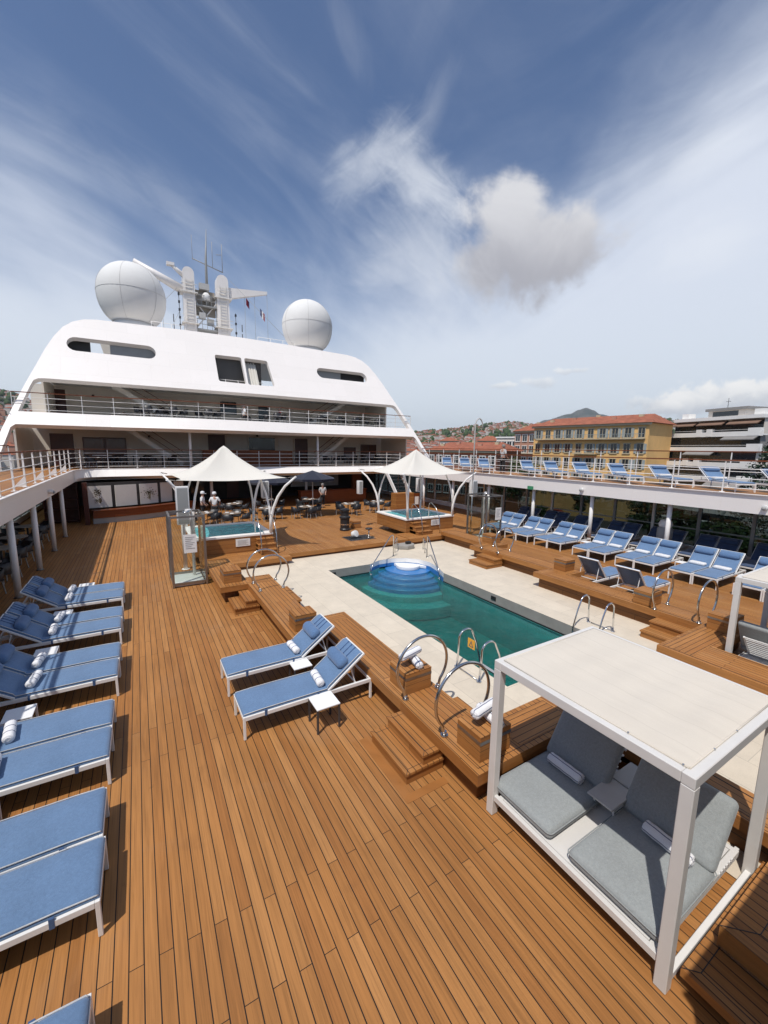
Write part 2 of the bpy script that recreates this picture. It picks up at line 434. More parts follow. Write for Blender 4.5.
def thing(name, label, cat, loc=(0, 0, 0), rot=0, group=None):
    o = bpy.data.objects.new(name, None); o.empty_display_size = .2; COL.objects.link(o)
    o.location = loc; o.rotation_euler = (0, 0, rot); o['label'] = label; o['category'] = cat
    if group: o['group'] = group
    return o
def tag(o, label, cat, group=None):
    o['label'] = label; o['category'] = cat
    if group: o['group'] = group
    return o
def dup(src, loc, rot=None, label=None, group=None, scale=None):
    c = src.copy(); COL.objects.link(c); c.location = loc
    if rot is not None: c.rotation_euler = (0, 0, rot)
    if label: c['label'] = label
    if group: c['group'] = group
    if scale: c.scale = scale
    for ch in list(src.children):
        k = ch.copy(); COL.objects.link(k); k.parent = c
        for g in list(ch.children):
            q = g.copy(); COL.objects.link(q); q.parent = k
    return c
def fill_holes(outer, holes, to3d, thick=0.0, normal=None):
    """flat plate from a 2-D outline with holes -> bmesh-made verts/faces in an MB"""
    bm = bmesh.new()
    edges = []
    for loop in [outer] + holes:
        vs = [bm.verts.new(to3d(*p)) for p in loop]
        for i in range(len(vs)): edges.append(bm.edges.new((vs[i], vs[(i + 1) % len(vs)])))
    bmesh.ops.triangle_fill(bm, use_beauty=True, use_dissolve=False, edges=edges)
    if thick:
        fs = list(bm.faces)
        bmesh.ops.recalc_face_normals(bm, faces=fs)
        r = bmesh.ops.extrude_face_region(bm, geom=fs)
        vv = [g for g in r['geom'] if isinstance(g, bmesh.types.BMVert)]
        bmesh.ops.translate(bm, verts=vv, vec=Vector(normal) * thick)
    bm.verts.index_update()
    mb = MB(); mb.add([v.co.copy() for v in bm.verts], [[v.index for v in f.verts] for f in bm.faces])
    bm.free(); return mb
def arc(cx, cy, r, a0, a1, n):
    return [(cx + r * math.cos(R(a0 + (a1 - a0) * i / n)), cy + r * math.sin(R(a0 + (a1 - a0) * i / n))) for i in range(n + 1)]

# ================================================================== DECKS (setting)
def slab(name, poly, z0, z1, mats, parent=None, world=True, kind=None, bottom=True):
    mb = MB(); n = len(poly)
    vs = [(x, y, z0) for x, y in poly] + [(x, y, z1) for x, y in poly]
    mb.cur = 0; mb.add(vs, [tuple(range(n, 2 * n))])
    mb.cur = 1
    mb.add(vs, [(i, (i + 1) % n, n + (i + 1) % n, n + i) for i in range(n)] + ([tuple(range(n))[::-1]] if bottom else []))
    return mb.build(name, mats, parent, world=world, kind=kind)

PORT, STBD, MID = -6.1, 21.4, 7.65
POOL = [(5.83, 5.0), (9.42, 5.0), (9.42, 11.35), (9.72, 12.1), (9.86, 12.75), (9.72, 13.35), (9.36, 13.78), (8.8, 13.98), (8.2, 13.98), (7.6, 13.66), (5.83, 13.66)]
mb = fill_holes([(PORT, -8), (STBD, -8), (STBD, 38), (PORT, 38)], [[(5.4, 4.7), (10.1, 4.7), (10.1, 14.4), (5.4, 14.4)]], lambda x, y: (x, y, 0))
mb.build('main_deck', 'deck', kind='structure')
BE = [(5.2, -6), (5.2, 3.7), (3.9, 3.7), (3.9, 8.6), (2.9, 8.6), (2.9, 12.5), (2.2, 12.5), (2.2, 16.6), (13.0, 16.6), (13.0, 12.5), (12.4, 12.5), (12.4, 8.6), (11.4, 8.6), (11.4, 3.7), (10.0, 3.7), (10.0, -6)]
fill_holes(BE, [POOL], lambda x, y: (x, y, .004)).build('pool_surround', 'stone', kind='structure')
# wooden margin boards laid into the deck round the steps
mg = MB()
for x0, x1, y0, y1 in ((2.68, 2.80, 3.90, 5.12), (2.68, 3.36, 3.78, 3.90), (1.86, 1.98, 10.94, 12.0), (1.86, 2.56, 10.82, 10.94)):
    mg.box(x0, x1, y0, y1, -.01, .004)
mg.build('deck_margin', 'teak_edge', kind='structure')

# ---- swimming pool
def inset_(poly, d):
    c = Vector((sum(p[0] for p in poly) / len(poly), sum(p[1] for p in poly) / len(poly)))
    return [tuple(Vector(p) + (c - Vector(p)).normalized() * d) for p in poly]
pool = thing('swimming_pool', 'teal swimming pool sunk in the beige stone terrace with blue corner steps', 'pool', (MID, 9.3, 0))
def wall_strip(mb, poly, z0, z1, close=True):
    n = len(poly)
    for i in range(n if close else n - 1):
        a, b = poly[i], poly[(i + 1) % n]
        mb.quad((a[0], a[1], z0), (b[0], b[1], z0), (b[0], b[1], z1), (a[0], a[1], z1))
w = MB(); wall_strip(w, POOL[:3], -.30, .002, False); wall_strip(w, [POOL[9], POOL[10], POOL[0]], -.30, .002, False)
w.build('coping_wall', 'stone_grey', pool, world=True)
w = MB(); wall_strip(w, POOL[2:10], -.17, .002, False); w.build('bay_liner', 'whiteliner', pool, world=True)
pts = [(9.3 + .50 * math.cos(R(140 + 175 * i / 16)), 13.5 + .50 * math.sin(R(140 + 175 * i / 16))) for i in range(17)] + [(9.85, 12.9), (9.71, 13.35), (9.355, 13.77), (8.9, 13.97)]
w = MB(); w.prism(pts, -.32, -.19); w.build('bay_shelf', 'whiteliner', pool, bevel=.02, world=True)
w = MB(); wall_strip(w, POOL[2:10], -.36, -.17, False); w.build('bay_lower_liner', 'bluestep', pool, world=True)
w = MB()
cxp, cyp = 7.6, 9.3
ring_in = POOL
wall_strip(w, [(x + (.02 if x > 7 else -.02), y) for x, y in POOL], -1.55, -.30); w.add([(x + (.02 if x > 7 else -.02), y, -1.55) for x, y in POOL], [tuple(range(len(POOL)))])
w.build('basin', 'basin', pool, world=True)
w = MB(); w.box(9.395, 9.408, 5.02, 11.33, -.335, -.302); w.box(5.842, 5.855, 5.02, 13.62, -.335, -.302); w.box(5.87, 7.55, 13.62, 13.645, -.335, -.302)
w.build('gutter_line', 'black', pool, world=True)
for r, zt in ((.95, -.325), (1.25, -.44), (1.53, -.56), (1.80, -.69), (2.08, -.84), (2.60, -1.08)):
    pts = [(9.3 + r * math.cos(R(130 + 195 * i / 30)), 13.5 + r * math.sin(R(130 + 195 * i / 30))) for i in range(31)] + [(10.4, 13.9), (9.9, 14.5), (9.0, 14.7)]
    s = MB(); s.prism(pts, -1.5, zt, True); s.build('pool_step', 'bluestep' if r < 1.9 else 'basin', pool, bevel=.014, seg=1, world=True)
w = MB(); w.prism(inset_(POOL, .004), -1.5, -.345); w.build('water', 'poolwater', pool, world=True)
w = MB(); w.box(9.40, 9.412, 8.75, 8.95, -.20, -.08); w.build('skimmer_opening', 'black', pool, world=True)
w = MB(); w.box(5.84, 5.852, 12.95, 13.1, -.18, -.10); w.box(5.95, 6.12, 13.64, 13.652, -.18, -.10); w.build('skimmer_opening', 'black', pool, world=True)

# ---- teak platforms round the pool
LP = [(1.80, 12.05), (2.57, 12.05), (2.57, 7.95), (3.37, 7.95), (3.37, 3.26), (5.5, 3.26), (5.5, -1.5), (6.03, -1.5), (6.03, 3.30), (5.47, 3.30), (5.47, 3.97), (4.15, 3.97), (4.15, 8.77), (3.37, 8.77), (3.37, 12.70), (2.62, 12.70), (2.62, 15.19), (1.80, 15.19)]
def inset(poly, d):
    out = []; n = len(poly)
    for i in range(n):
        p0, p1, p2 = Vector(poly[i - 1]), Vector(poly[i]), Vector(poly[(i + 1) % n])
        e1, e2 = (p1 - p0).normalized(), (p2 - p1).normalized()
        n1, n2 = Vector((-e1.y, e1.x)), Vector((-e2.y, e2.x))
        b = (n1 + n2); k = b.dot(n1); out.append(tuple(p1 + b * (d / k)))
    return out
def platform(label, poly, steps, cross, loc):
    t = thing('teak_platform', label, 'platform', loc)
    slab('deck_top', poly, .335, .50, ['teak_top', 'teak_edge'], t)
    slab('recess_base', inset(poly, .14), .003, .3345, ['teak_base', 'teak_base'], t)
    for x0, x1, y0, y1, z0, z1 in steps:
        s = MB(); w_ = .075; f = .006
        # tread with mitred border: inner boards a hair proud of a border frame
        s.cur = 1; s.box(x0 + .02, x1, y0 + .02, y1 - .02, z0, z1 - .035)
        s.cur = 0; s.box(x0, x1, y0, y1, z1 - .034, z1)
        st = s.build('step', ['teak_top', 'teak_side'], t, world=True)
        g = MB()
        for a, b in (((x0 + w_, y0 + w_), (x0 + w_, y1 - w_)), ((x0 + w_, y0 + w_), (x1, y0 + w_)), ((x0 + w_, y1 - w_), (x1, y1 - w_)), ((x0, y0), (x0 + w_, y0 + w_)), ((x0, y1), (x0 + w_, y1 - w_))):
            g.bar((*a, z1 + .0004), (*b, z1 + .0004), .006, .002)
        q = g.build('caulking', 'black', t, world=True)
        q.parent = st
    for x0, x1, y0, y1 in cross:
        c = MB(); c.box(x0, x1, y0, y1, .5, .5035); c.build('cross_boards', 'teak_cross', t, world=True)
    g = MB()
    ip = inset(poly, .085)
    for i in range(len(ip)): g.bar((*ip[i], .5025), (*ip[(i + 1) % len(ip)], .5025), .006, .003)
    g.build('caulking', 'black', t, world=True)
    return t
platform('stepped teak platform along the near side of the pool with two sets of steps', LP,
         [(2.82, 3.47, 4.02, 5.02, .003, .17), (3.10, 3.47, 4.03, 5.01, .171, .33), (1.99, 2.67, 11.06, 12.03, .003, .17), (2.28, 2.66, 11.07, 12.02, .171, .33)],
         [(3.46, 4.06, 8.35, 8.68), (3.46, 4.06, 5.62, 5.72), (2.66, 3.28, 12.0, 12.6), (4.25, 5.38, 3.36, 3.88)], (4.0, 8.0, 0))
for lab, x0, x1, y0, y1 in (('single low teak step down from platform to beige stone by the towel boxes', 4.02, 4.52, 4.08, 4.95), ('single low teak step down to beige stone near the hot tub hoops', 3.24, 3.74, 10.68, 12.0)):
    t = thing('low_step', lab, 'step', ((x0 + x1) / 2, (y0 + y1) / 2, 0))
    slab('tread', [(x0, y0), (x1, y0), (x1, y1), (x0, y1)], .2, .25, ['teak_top', 'teak_edge'], t)
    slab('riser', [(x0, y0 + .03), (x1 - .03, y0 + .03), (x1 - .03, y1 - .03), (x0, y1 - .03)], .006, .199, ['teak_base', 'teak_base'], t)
XR = lambda x: 2 * 7.64 - x
RP = [(XR(x), y) for x, y in LP[:4][::-1]]
RP = [(9.13, -1.5), (10.07, -1.5), (10.07, 3.28), (11.91, 3.28), (11.91, 7.95), (12.71, 7.95), (12.71, 12.05), (13.5, 12.05), (13.5, 15.59), (12.66, 15.59), (12.66, 12.70), (11.91, 12.70), (11.91, 8.77), (11.13, 8.77), (11.13, 3.97), (9.13, 3.97)]
platform('stepped teak platform along the far side of the pool by the long lounger row', RP,
         [], [(11.22, 11.82, 8.35, 8.68), (9.22, 11.05, 3.36, 3.88)], (11.4, 8.0, 0))
for lab, X, Y0, Y1 in (('teak steps from beige stone to the far platform, close to the second cabana', 11.15, 3.99, 4.92), ('teak steps from beige stone to the far platform, near the second hot tub', 11.93, 10.9, 11.9)):
    t = thing('teak_steps', lab, 'steps', (X - .3, (Y0 + Y1) / 2, 0))
    for d, z0, z1 in ((.80, .006, .17), (.40, .171, .33)):
        s = MB(); s.cur = 1; s.box(X - d + .02, X + .06, Y0 + .02, Y1 - .02, z0, z1 - .035); s.cur = 0; s.box(X - d, X + .06, Y0, Y1, z1 - .034, z1)
        s.build('step', ['teak_top', 'teak_side'], t, world=True)

for lab, x0, x1, y0, y1 in (('low teak ledge in front of the left hot tub', 1.80, 4.95, 15.2, 16.85), ('low teak ledge in front of the right hot tub', 10.87, 14.75, 15.6, 17.0)):
    t = thing('tub_ledge', lab, 'platform', ((x0 + x1) / 2, (y0 + y1) / 2, 0))
    slab('deck_top', [(x0, y0), (x1, y0), (x1, y1), (x0, y1)], .12, .28, ['teak_cross', 'teak_edge'], t)
    slab('recess_base', [(x0 + .1, y0 + .1), (x1 - .1, y0 + .1), (x1 - .1, y1 - .1), (x0 + .1, y1 - .1)], .006, .119, ['teak_base', 'teak_base'], t)
# forward teak stage between the two hot tubs
t = thing('teak_stage', 'low wide teak stage beyond the pool between the two hot tubs', 'stage', (8.0, 18.8, 0))
slab('deck_top', [(4.96, 15.75), (10.86, 15.75), (10.86, 23.2), (4.96, 23.2)], .10, .26, ['deck', 'teak_edge'], t)
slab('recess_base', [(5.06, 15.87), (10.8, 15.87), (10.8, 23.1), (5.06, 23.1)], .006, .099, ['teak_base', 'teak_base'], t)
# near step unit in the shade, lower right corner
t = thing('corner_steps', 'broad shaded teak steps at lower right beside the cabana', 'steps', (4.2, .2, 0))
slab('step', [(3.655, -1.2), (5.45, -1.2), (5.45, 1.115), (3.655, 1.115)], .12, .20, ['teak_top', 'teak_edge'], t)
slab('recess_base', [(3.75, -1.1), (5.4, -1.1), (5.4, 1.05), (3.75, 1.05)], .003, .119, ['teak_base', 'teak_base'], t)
slab('step', [(4.10, -1.2), (5.44, -1.2), (5.44, 1.03), (4.10, 1.03)], .215, .42, ['teak_top', 'teak_edge'], t)
g = MB(); g.box(4.092, 4.099, -1.19, 1.02, .215, .232); g.build('metal_nosing', 'steel', t, world=True)
g = MB()
for a, b in (((3.655, 1.115), (3.76, 1.01)), ((3.76, 1.01), (5.4, 1.01)), ((3.76, 1.01), (3.76, -1.1))): g.bar((*a, .2012), (*b, .2012), .007, .003)
for a, b in (((4.10, 1.03), (4.32, .82)), ((4.32, .82), (5.4, .82)), ((4.32, .82), (4.32, -1.1)), ((4.62, .8), (4.62, -1.1)), ((4.92, .8), (4.92, -1.1))): g.bar((*a, .4212), (*b, .4212), .007, .003)
g.build('caulking', 'black', t, world=True)

# teak boxes with steel bands at the ends of the platforms
def deck_box(x0, x1, y0, y1, z, label, h=.35):
    t = thing('teak_box', label, 'box', ((x0 + x1) / 2, (y0 + y1) / 2, z), 0, 'teak boxes on the pool platforms')
    a, b = (x1 - x0) / 2, (y1 - y0) / 2
    s = MB(); s.cur = 1; s.box(-a, a, -b, b, .003, h - .11); s.build('body', ['teak_top', 'teak_side'], t)
    s = MB(); s.box(-a - .004, a + .004, -b - .004, b + .004, h - .109, h - .065); s.build('steel_band', 'darksteel', t)
    s = MB(); s.cur = 1; s.box(-a, a, -b, b, h - .064, h - .001); s.cur = 0; s.box(-a - .003, a + .003, -b - .003, b + .003, h, h + .012); s.build('lid', ['teak_top', 'teak_edge'], t)
    return t
for a in ((1.96, 2.46, 12.36, 13.0, .504, 'teak box with steel band on the platform corner beside the glass shower'),
          (2.73, 3.22, 8.24, 8.68, .504, 'teak box with steel band behind the pillow of the upper of two loungers'),
          (3.53, 4.04, 5.10, 5.60, .504, 'teak box with rolled towels on it, behind the farther near hoop'),
          (3.53, 4.08, 3.40, 3.84, .504, 'teak box with rolled towels on it, beside the cabana post'),
          (12.06, 12.56, 8.24, 8.68, .504, 'teak box with dark band beside two reversed loungers across the pool'),
          (11.24, 11.76, 5.14, 5.60, .504, 'teak box at the foot of a reversed lounger, left of the far hoops'),
          (11.06, 11.62, 3.36, 3.84, .504, 'teak box between the far hoop and the second cabana'),
          (12.86, 13.35, 12.36, 12.95, .504, 'teak box near the second glass shower across the pool'),
          (9.7, 10.15, 19.3, 19.75, .264, 'small teak box on the stage beside the second hot tub')):
    deck_box(*a)

# round grab hoops
def hoop(label, x, y, z=.5):
    t = thing('grab_hoop', label, 'handrail', (x, y, z), 0, 'round steel grab hoops at the platform steps')
    pts = [(.33, 0, 0), (.345, 0, .07)] + [(.5 * math.cos(R(a)), 0, .50 + .5 * math.sin(R(a))) for a in range(-42, 223, 8)] + [(-.345, 0, .07), (-.33, 0, 0)]
    s = MB(); s.tube(pts, .024, 10); s.build('ring', 'steel', t)
    for sx in (-.33, .33):
        f = MB(); f.cyl((sx, 0, .004), .055, .018, 16); f.cyl((sx, 0, .022), .034, .05, 16); f.build('flange', 'steel', t)
hoop('round steel hoop on the near platform, farther of the two by the towel boxes', 3.80, 5.02)
hoop('round steel hoop on the near platform, closest to the cabana post', 3.80, 4.04)
hoop('round steel hoop by the first hot tub, farther from the two loungers', 3.05, 12.0)
hoop('round steel hoop by the first hot tub, closer to the two loungers', 3.05, 11.22)
hoop('round steel hoop across the pool, just right of the reversed loungers', 11.52, 5.02)
hoop('round steel hoop across the pool, closest to the second cabana', 11.52, 4.04)
hoop('round steel hoop beside the second glass shower, farther one', 12.25, 12.0)
hoop('round steel hoop beside the second glass shower, nearer one', 12.25, 11.1)

# pool ladders
def ladder(label, pos, rot, sign=False):
    t = thing('pool_ladder', label, 'ladder', pos, rot)
    for sy in (-.33, .33):
        pts = [(-.40, sy, 0), (-.36, sy, .40)] + [(-.17 + .19 * math.cos(R(a)), sy, .62 + .17 * math.sin(R(a))) for a in range(170, 20, -15)] + [(.12, sy, .45), (.26, sy, 0), (.28, sy, -.35), (.28, sy, -1.1)]
        s = MB(); s.tube(pts, .021, 8); s.build('rail', 'chrome', t)
        f = MB(); f.cyl((-.40, sy, .004), .05, .02, 14); f.build('flange', 'chrome', t)
    s = MB(); s.tube([(-.40, -.33, .02), (-.40, .33, .02)], .014, 6)
    s.build('foot_bar', 'chrome', t)
    for z in (-.12, -.45):
        s = MB(); s.box(.22, .30, -.32, .32, z, z + .03); s.build('rung', 'chrome', t)
    if sign:
        s = MB(); s.box(-.19, -.18, .05, .25, .44, .64); p = s.build('warning_sign', 'orange', t)
        s = MB(); s.add([(-.192, .08, .47), (-.192, .22, .47), (-.192, .15, .61)], [(0, 1, 2)]); q = s.build('warning_triangle', 'ink', t); q.parent = p
        s = MB(); s.add([(-.194, .115, .49), (-.194, .185, .49), (-.194, .15, .56)], [(0, 1, 2)]); q = s.build('warning_symbol', 'orange', t); q.parent = p
ladder('chrome pool ladder with an orange warning sign on the near pool edge', (5.86, 5.72, 0), 0, True)
ladder('chrome pool ladder on the far pool edge in front of the far platform', (9.64, 5.72, 0), PI)
# hand rails at the corner steps
def bay_rail(label, pts, base):
    t = thing('stair_rail', label, 'handrail', base)
    s = MB(); s.tube([Vector(p) - Vector(base) for p in pts], .022, 8); s.build('rail', 'steel', t)
    for p in (pts[0], pts[-1]):
        f = MB(); q = Vector(p) - Vector(base); f.cyl((q.x, q.y, q.z), .05, .02, 12); f.build('flange', 'steel', t)
bay_rail('sloping steel rail into the pool on the left of the blue steps', [(9.05, 14.25, 0), (9.05, 14.25, .86), (8.98, 14.2, .94), (8.8, 14.1, .92), (7.55, 13.35, .08), (7.42, 13.26, -.10), (7.42, 13.26, -.3)], (9.05, 14.25, 0))
bay_rail('sloping steel rail into the pool on the right of the blue steps', [(10.2, 13.42, 0), (10.2, 13.42, .86), (10.15, 13.35, .94), (10.05, 13.15, .92), (9.48, 11.75, .08), (9.44, 11.62, -.10), (9.44, 11.62, -.3)], (10.2, 13.42, 0))
for lab, x, y, dx, dy in (('low inverted U steel rail behind the blue steps, left one', 9.45, 14.75, .45, .55), ('low inverted U steel rail behind the blue steps, right one', 10.55, 14.05, .35, .6)):
    t = thing('u_rail', lab, 'handrail', (x, y, 0))
    s = MB(); s.tube([(0, 0, 0), (0, 0, .48), (.05 * dx, .05 * dy, .55), (.9 * dx, .9 * dy, .56), (dx, dy, .5), (dx, dy, 0)], .02, 8); s.build('rail', 'steel', t)
# pale stone entry block and its black console
t = thing('entry_block', 'low pale curved block with a black console behind the blue pool steps', 'plinth', (10.3, 15.2, 0))
pts = [(-.5, .3), (-.36, -.12), (-.08, -.34), (.28, -.28), (.44, -.08), (.4, .3)]
s = MB(); s.prism(pts, .006, .2); s.build('block', 'stone_grey', t, bevel=.02)
s = MB(); s.box(.02, .26, -.1, .06, .202, .32); s.build('console', 'black', t, bevel=.015)

# ================================================================== HOT TUBS
def hot_tub(label, x0, x1, y0, y1, zb, sign_x, steps, rails):
    cx, cy = (x0 + x1) / 2, (y0 + y1) / 2
    t = thing('hot_tub', label, 'hot tub', (cx, cy, zb), 0)
    a, b = (x1 - x0) / 2, (y1 - y0) / 2; h = 1.0 - zb
    s = MB(); wall_strip(s, [(-a + .03, -b + .03), (a - .03, -b + .03), (a - .03, b - .03), (-a + .03, b - .03)], .003, h - .09)
    s.build('cladding', 'teak_side', t)
    i_ = .26
    outer = [(-a, -b), (a, -b), (a, b), (-a, b)]
    inn = []
    for (qx, qy), st in (((-a + i_ + .25, -b + i_ + .25), 180), ((a - i_ - .25, -b + i_ + .25), 270), ((a - i_ - .25, b - i_ - .25), 0), ((-a + i_ + .25, b - i_ - .25), 90)):
        inn += arc(qx, qy, .25, st, st + 90, 5)
    r = fill_holes(outer, [inn], lambda x, y: (x, y, h - .089), .089, (0, 0, 1))
    r.build('rim', 'white', t, bevel=.012, seg=1)
    s = MB(); wall_strip(s, inn, h - .75, h - .085); s.add([(x, y, h - .75) for x, y in inn], [tuple(range(len(inn)))])
    s.build('shell', 'spatile', t)
    s = MB(); s.prism(inset_(inn, .006), h - .70, h - .055); s.build('water', 'spawater', t)
    s = MB(); s.box(sign_x - cx - .28, sign_x - cx + .28, -b + .005, -b + .02, h * .36, h * .78); sg = s.build('notice_board', 'paper', t)
    s = MB()
    for k in range(5): s.box(sign_x - cx - .21, sign_x - cx + .21 - .08 * (k % 2), -b + .001, -b + .0045, h * .68 - k * .045, h * .68 - k * .045 + .014)
    s.build('notice_text', 'panelgrey', t).parent = sg
    for k, (sx0, sx1, d, z) in enumerate(steps):
        s = MB(); s.cur = 1; s.box(sx0 - cx + .02, sx1 - cx - .02, -b - d + .02, -b + .02, .003, z - zb - .035); s.cur = 0
        s.box(sx0 - cx, sx1 - cx, -b - d, -b + .02, z - zb - .034, z - zb); s.build('step', ['teak_top', 'teak_side'], t)
    for k, rx in enumerate(rails):
        X = rx - cx
        s = MB(); s.tube([(X, -b + .16, h - .02), (X, -b + .16, h + .62), (X, -b + .10, h + .72), (X, -b - .05, h + .76), (X, -b - .45, h + .52), (X, -b - .72, h + .10), (X, -b - .80, h - .35), (X, -b - .80, .004)], .02, 8)
        s.build('grab_rail', 'steel', t)
    return t
hot_tub('teak clad hot tub under the left white canopy, nearest the glass shower', 1.58, 4.68, 16.75, 19.75, .283, 3.45, [(3.95, 4.66, .78, .46), (3.95, 4.66, .52, .64), (3.95, 4.66, .26, .82)], (3.98, 4.60))
hot_tub('teak clad hot tub under the right white canopy', 11.46, 14.6, 16.9, 19.9, .283, 13.35, [(11.7, 12.6, .78, .46), (11.7, 12.6, .52, .64), (11.7, 12.6, .26, .82)], (11.9, 13.0))

def canopy(label, cx, cy, zb, zr, zp):
    t = thing('shade_canopy', label, 'canopy', (cx, cy, zb), 0)
    hs = 2.02; K = 56; L = 14
    vs = []; fs = []
    vs.append((0, 0, zp - zb))
    for j in range(1, L + 1):
        r = j / L
        for i in range(K):
            th = 2 * PI * i / K
            c, s_ = math.cos(th), math.sin(th)
            sq = 1 / max(abs(c), abs(s_))
            edge = hs * sq * (1 - .20 * (1 - ((sq - 1) / .4142)) ** 1.0 * .8)
            k = (sq - 1) / .4142
            zrim = zr - .10 * (1 - k)
            z = zrim + (zp - zrim) * max(0, 1 - r) ** 1.72
            zj = zp - (zp - zrim) * (1 - .9 ** 1.72)
            if r < .1: z = zp - (zp - zj) * (r / .1) ** 1.6
            rr = edge * r
            vs.append((rr * c, rr * s_, z - zb))
    for i in range(K): fs.append((0, 1 + i, 1 + (i + 1) % K))
    for j in range(L - 1):
        o = 1 + j * K
        for i in range(K): fs.append((o + i, o + K + i, o + K + (i + 1) % K, o + (i + 1) % K))
    s = MB(); s.add(vs, fs, True); s.build('membrane', 'tent', t, smooth=True)
    for sx in (-1, 1):
        for sy in (-1, 1):
            s = MB(); z0 = 1.003 - zb
            f = Vector((1.46 * sx, 1.46 * sy, z0))
            s.tube([f, f + Vector((.02 * sx, .02 * sy, .55)), f + Vector((.10 * sx, .10 * sy, 1.0)), f + Vector((.26 * sx, .26 * sy, 1.5)), f + Vector((.50 * sx, .50 * sy, 1.95)), f + Vector((.84 * sx, .84 * sy, zr - zb - z0 - f.z + z0 + .05))], [.068, .064, .058, .054, .048, .038], 12)
            s.build('post', 'white', t)
            s = MB(); s.tube([f + Vector((0, 0, .5)), f + Vector((-.02 * sx, -.02 * sy, 1.0)), f + Vector((-.12 * sx, -.12 * sy, 1.6)), f + Vector((-.34 * sx, -.34 * sy, 2.38))], [.05, .046, .042, .036], 10)
            s.build('inner_arm', 'white', t)
            s = MB(); s.bar((2.05 * sx, 2.05 * sy, zr - zb + .0), (2.30 * sx, 2.30 * sy, zr - zb + .05), .05, .03); s.build('corner_plate', 'steel', t)
    return t
canopy('white pointed fabric canopy over the left hot tub', 3.13, 18.25, 1.0, 3.30, 4.55)
canopy('white pointed fabric canopy over the right hot tub', 13.03, 18.4, 1.0, 3.30, 4.48)

# loudspeakers hanging at the canopy corners
def speaker(label, x, y, z, rot=0, h=.85, w=.34):
    t = thing('loudspeaker', label, 'loudspeaker', (x, y, z), rot, 'tall white loudspeakers by the canopies')
    s = MB(); s.box(-w / 2, w / 2, -.14, .14, 0, h); s.build('case', 'lamp', t, bevel=.02)
    s = MB(); s.box(-w / 2 + .04, w / 2 - .04, -.146, -.141, .05, h - .05); s.build('grille', 'panelgrey', t)
    s = MB(); s.bar((0, .13, h * .6), (0, .30, h * .6), .06, .06); s.build('bracket', 'white', t)
def pole(label, x, y, z0, z1, r=.05, mat='white'):
    t = thing('slim_pole', label, 'pole', (x, y, z0)); s = MB(); s.cyl((0, 0, .01), r, z1 - z0, 12); s.build('shaft', mat, t)
    s = MB(); s.cyl((0, 0, .003), r * 2, .02, 14); s.build('base_flange', mat, t)
speaker('tall pale loudspeaker beside the glass shower at the left canopy', 1.28, 16.0, 1.75, 0, 1.35, .42)
pole('white pole holding the tall loudspeaker next to the glass shower', 1.28, 16.32, 0, 3.0, .07)
speaker('white loudspeaker hanging under the right edge of the left canopy', 5.35, 20.4, 2.0)
speaker('white loudspeaker at the left tip of the right canopy', 10.75, 20.6, 1.95, 0, .75, .26)
speaker('white loudspeaker under the middle of the right canopy', 14.9, 20.6, 1.9)
speaker('white loudspeaker at the far right tip of the right canopy', 15.35, 16.3, 2.05)
pole('slim metal pole under the loudspeaker right of the right canopy', 15.2, 16.2, .0, 2.4, .035, 'steel')

# ================================================================== GLASS SHOWERS
def shower(label, x0, x1, y0, y1, h, boardx):
    cx, cy = (x0 + x1) / 2, (y0 + y1) / 2
    t = thing('glass_shower', label, 'shower', (cx, cy, .002)); a, b = (x1 - x0) / 2, (y1 - y0) / 2
    f = MB()
    for sx in (-1, 1):
        for sy in (-1, 1): f.bar((sx * a, sy * b, .01), (sx * a, sy * b, h), .07, .07)
    for z in (h - .035, .12):
        for sx in (-1, 1): f.bar((sx * a, -b + .036, z), (sx * a, b - .036, z), .06, .06)
        for sy in (-1, 1): f.bar((-a + .036, sy * b, z), (a - .036, sy * b, z), .06, .06)
    f.build('frame', 'darksteel', t)
    for i, (p, q) in enumerate((((-a, -b), (a, -b)), ((-a, -b), (-a, b)), ((a, -b), (a, b)))):
        g = MB(); g.bar((p[0] * .94, p[1] * .97, h / 2 + .02), (q[0] * .94, q[1] * .97, h / 2 + .02), .012, h - .32); g.build('glass_panel', 'glass', t)
    s = MB(); s.box(-a + .05, a - .05, -b + .05, b - .05, .01, .09); s.build('shower_tray', 'paper', t, bevel=.01)
    s = MB(); s.tube([(a * .45, b * .4, .09), (a * .45, b * .4, h - .1), (a * .40, b * .32, h + .05), (a * .1, 0, h + .08)], .05, 10); s.build('shower_column', 'white', t)
    s = MB(); s.lathe([(0, .02), (.12, .01), (.14, -.02), (0, -.03)], (a * .1, 0, h + .04), 16); s.build('shower_head', 'steel', t)
    s = MB(); s.box(boardx - .19, boardx + .19, -b - .06, -b - .045, 1.12, 1.72); p = s.build('notice_board', 'paper', t)
    s = MB()
    for k in range(7): s.box(boardx - .14, boardx + .13 - .05 * (k % 3), -b - .065, -b - .0605, 1.62 - k * .06, 1.62 - k * .06 + .016)
    s.build('notice_text', 'panelgrey', t).parent = p
shower('glass shower cubicle with a white notice beside the left hot tub', .74, 1.72, 14.2, 15.5, 2.32, .05)
shower('glass shower cubicle with a white notice beside the right hot tub', 14.3, 15.3, 14.2, 15.5, 2.32, .25)

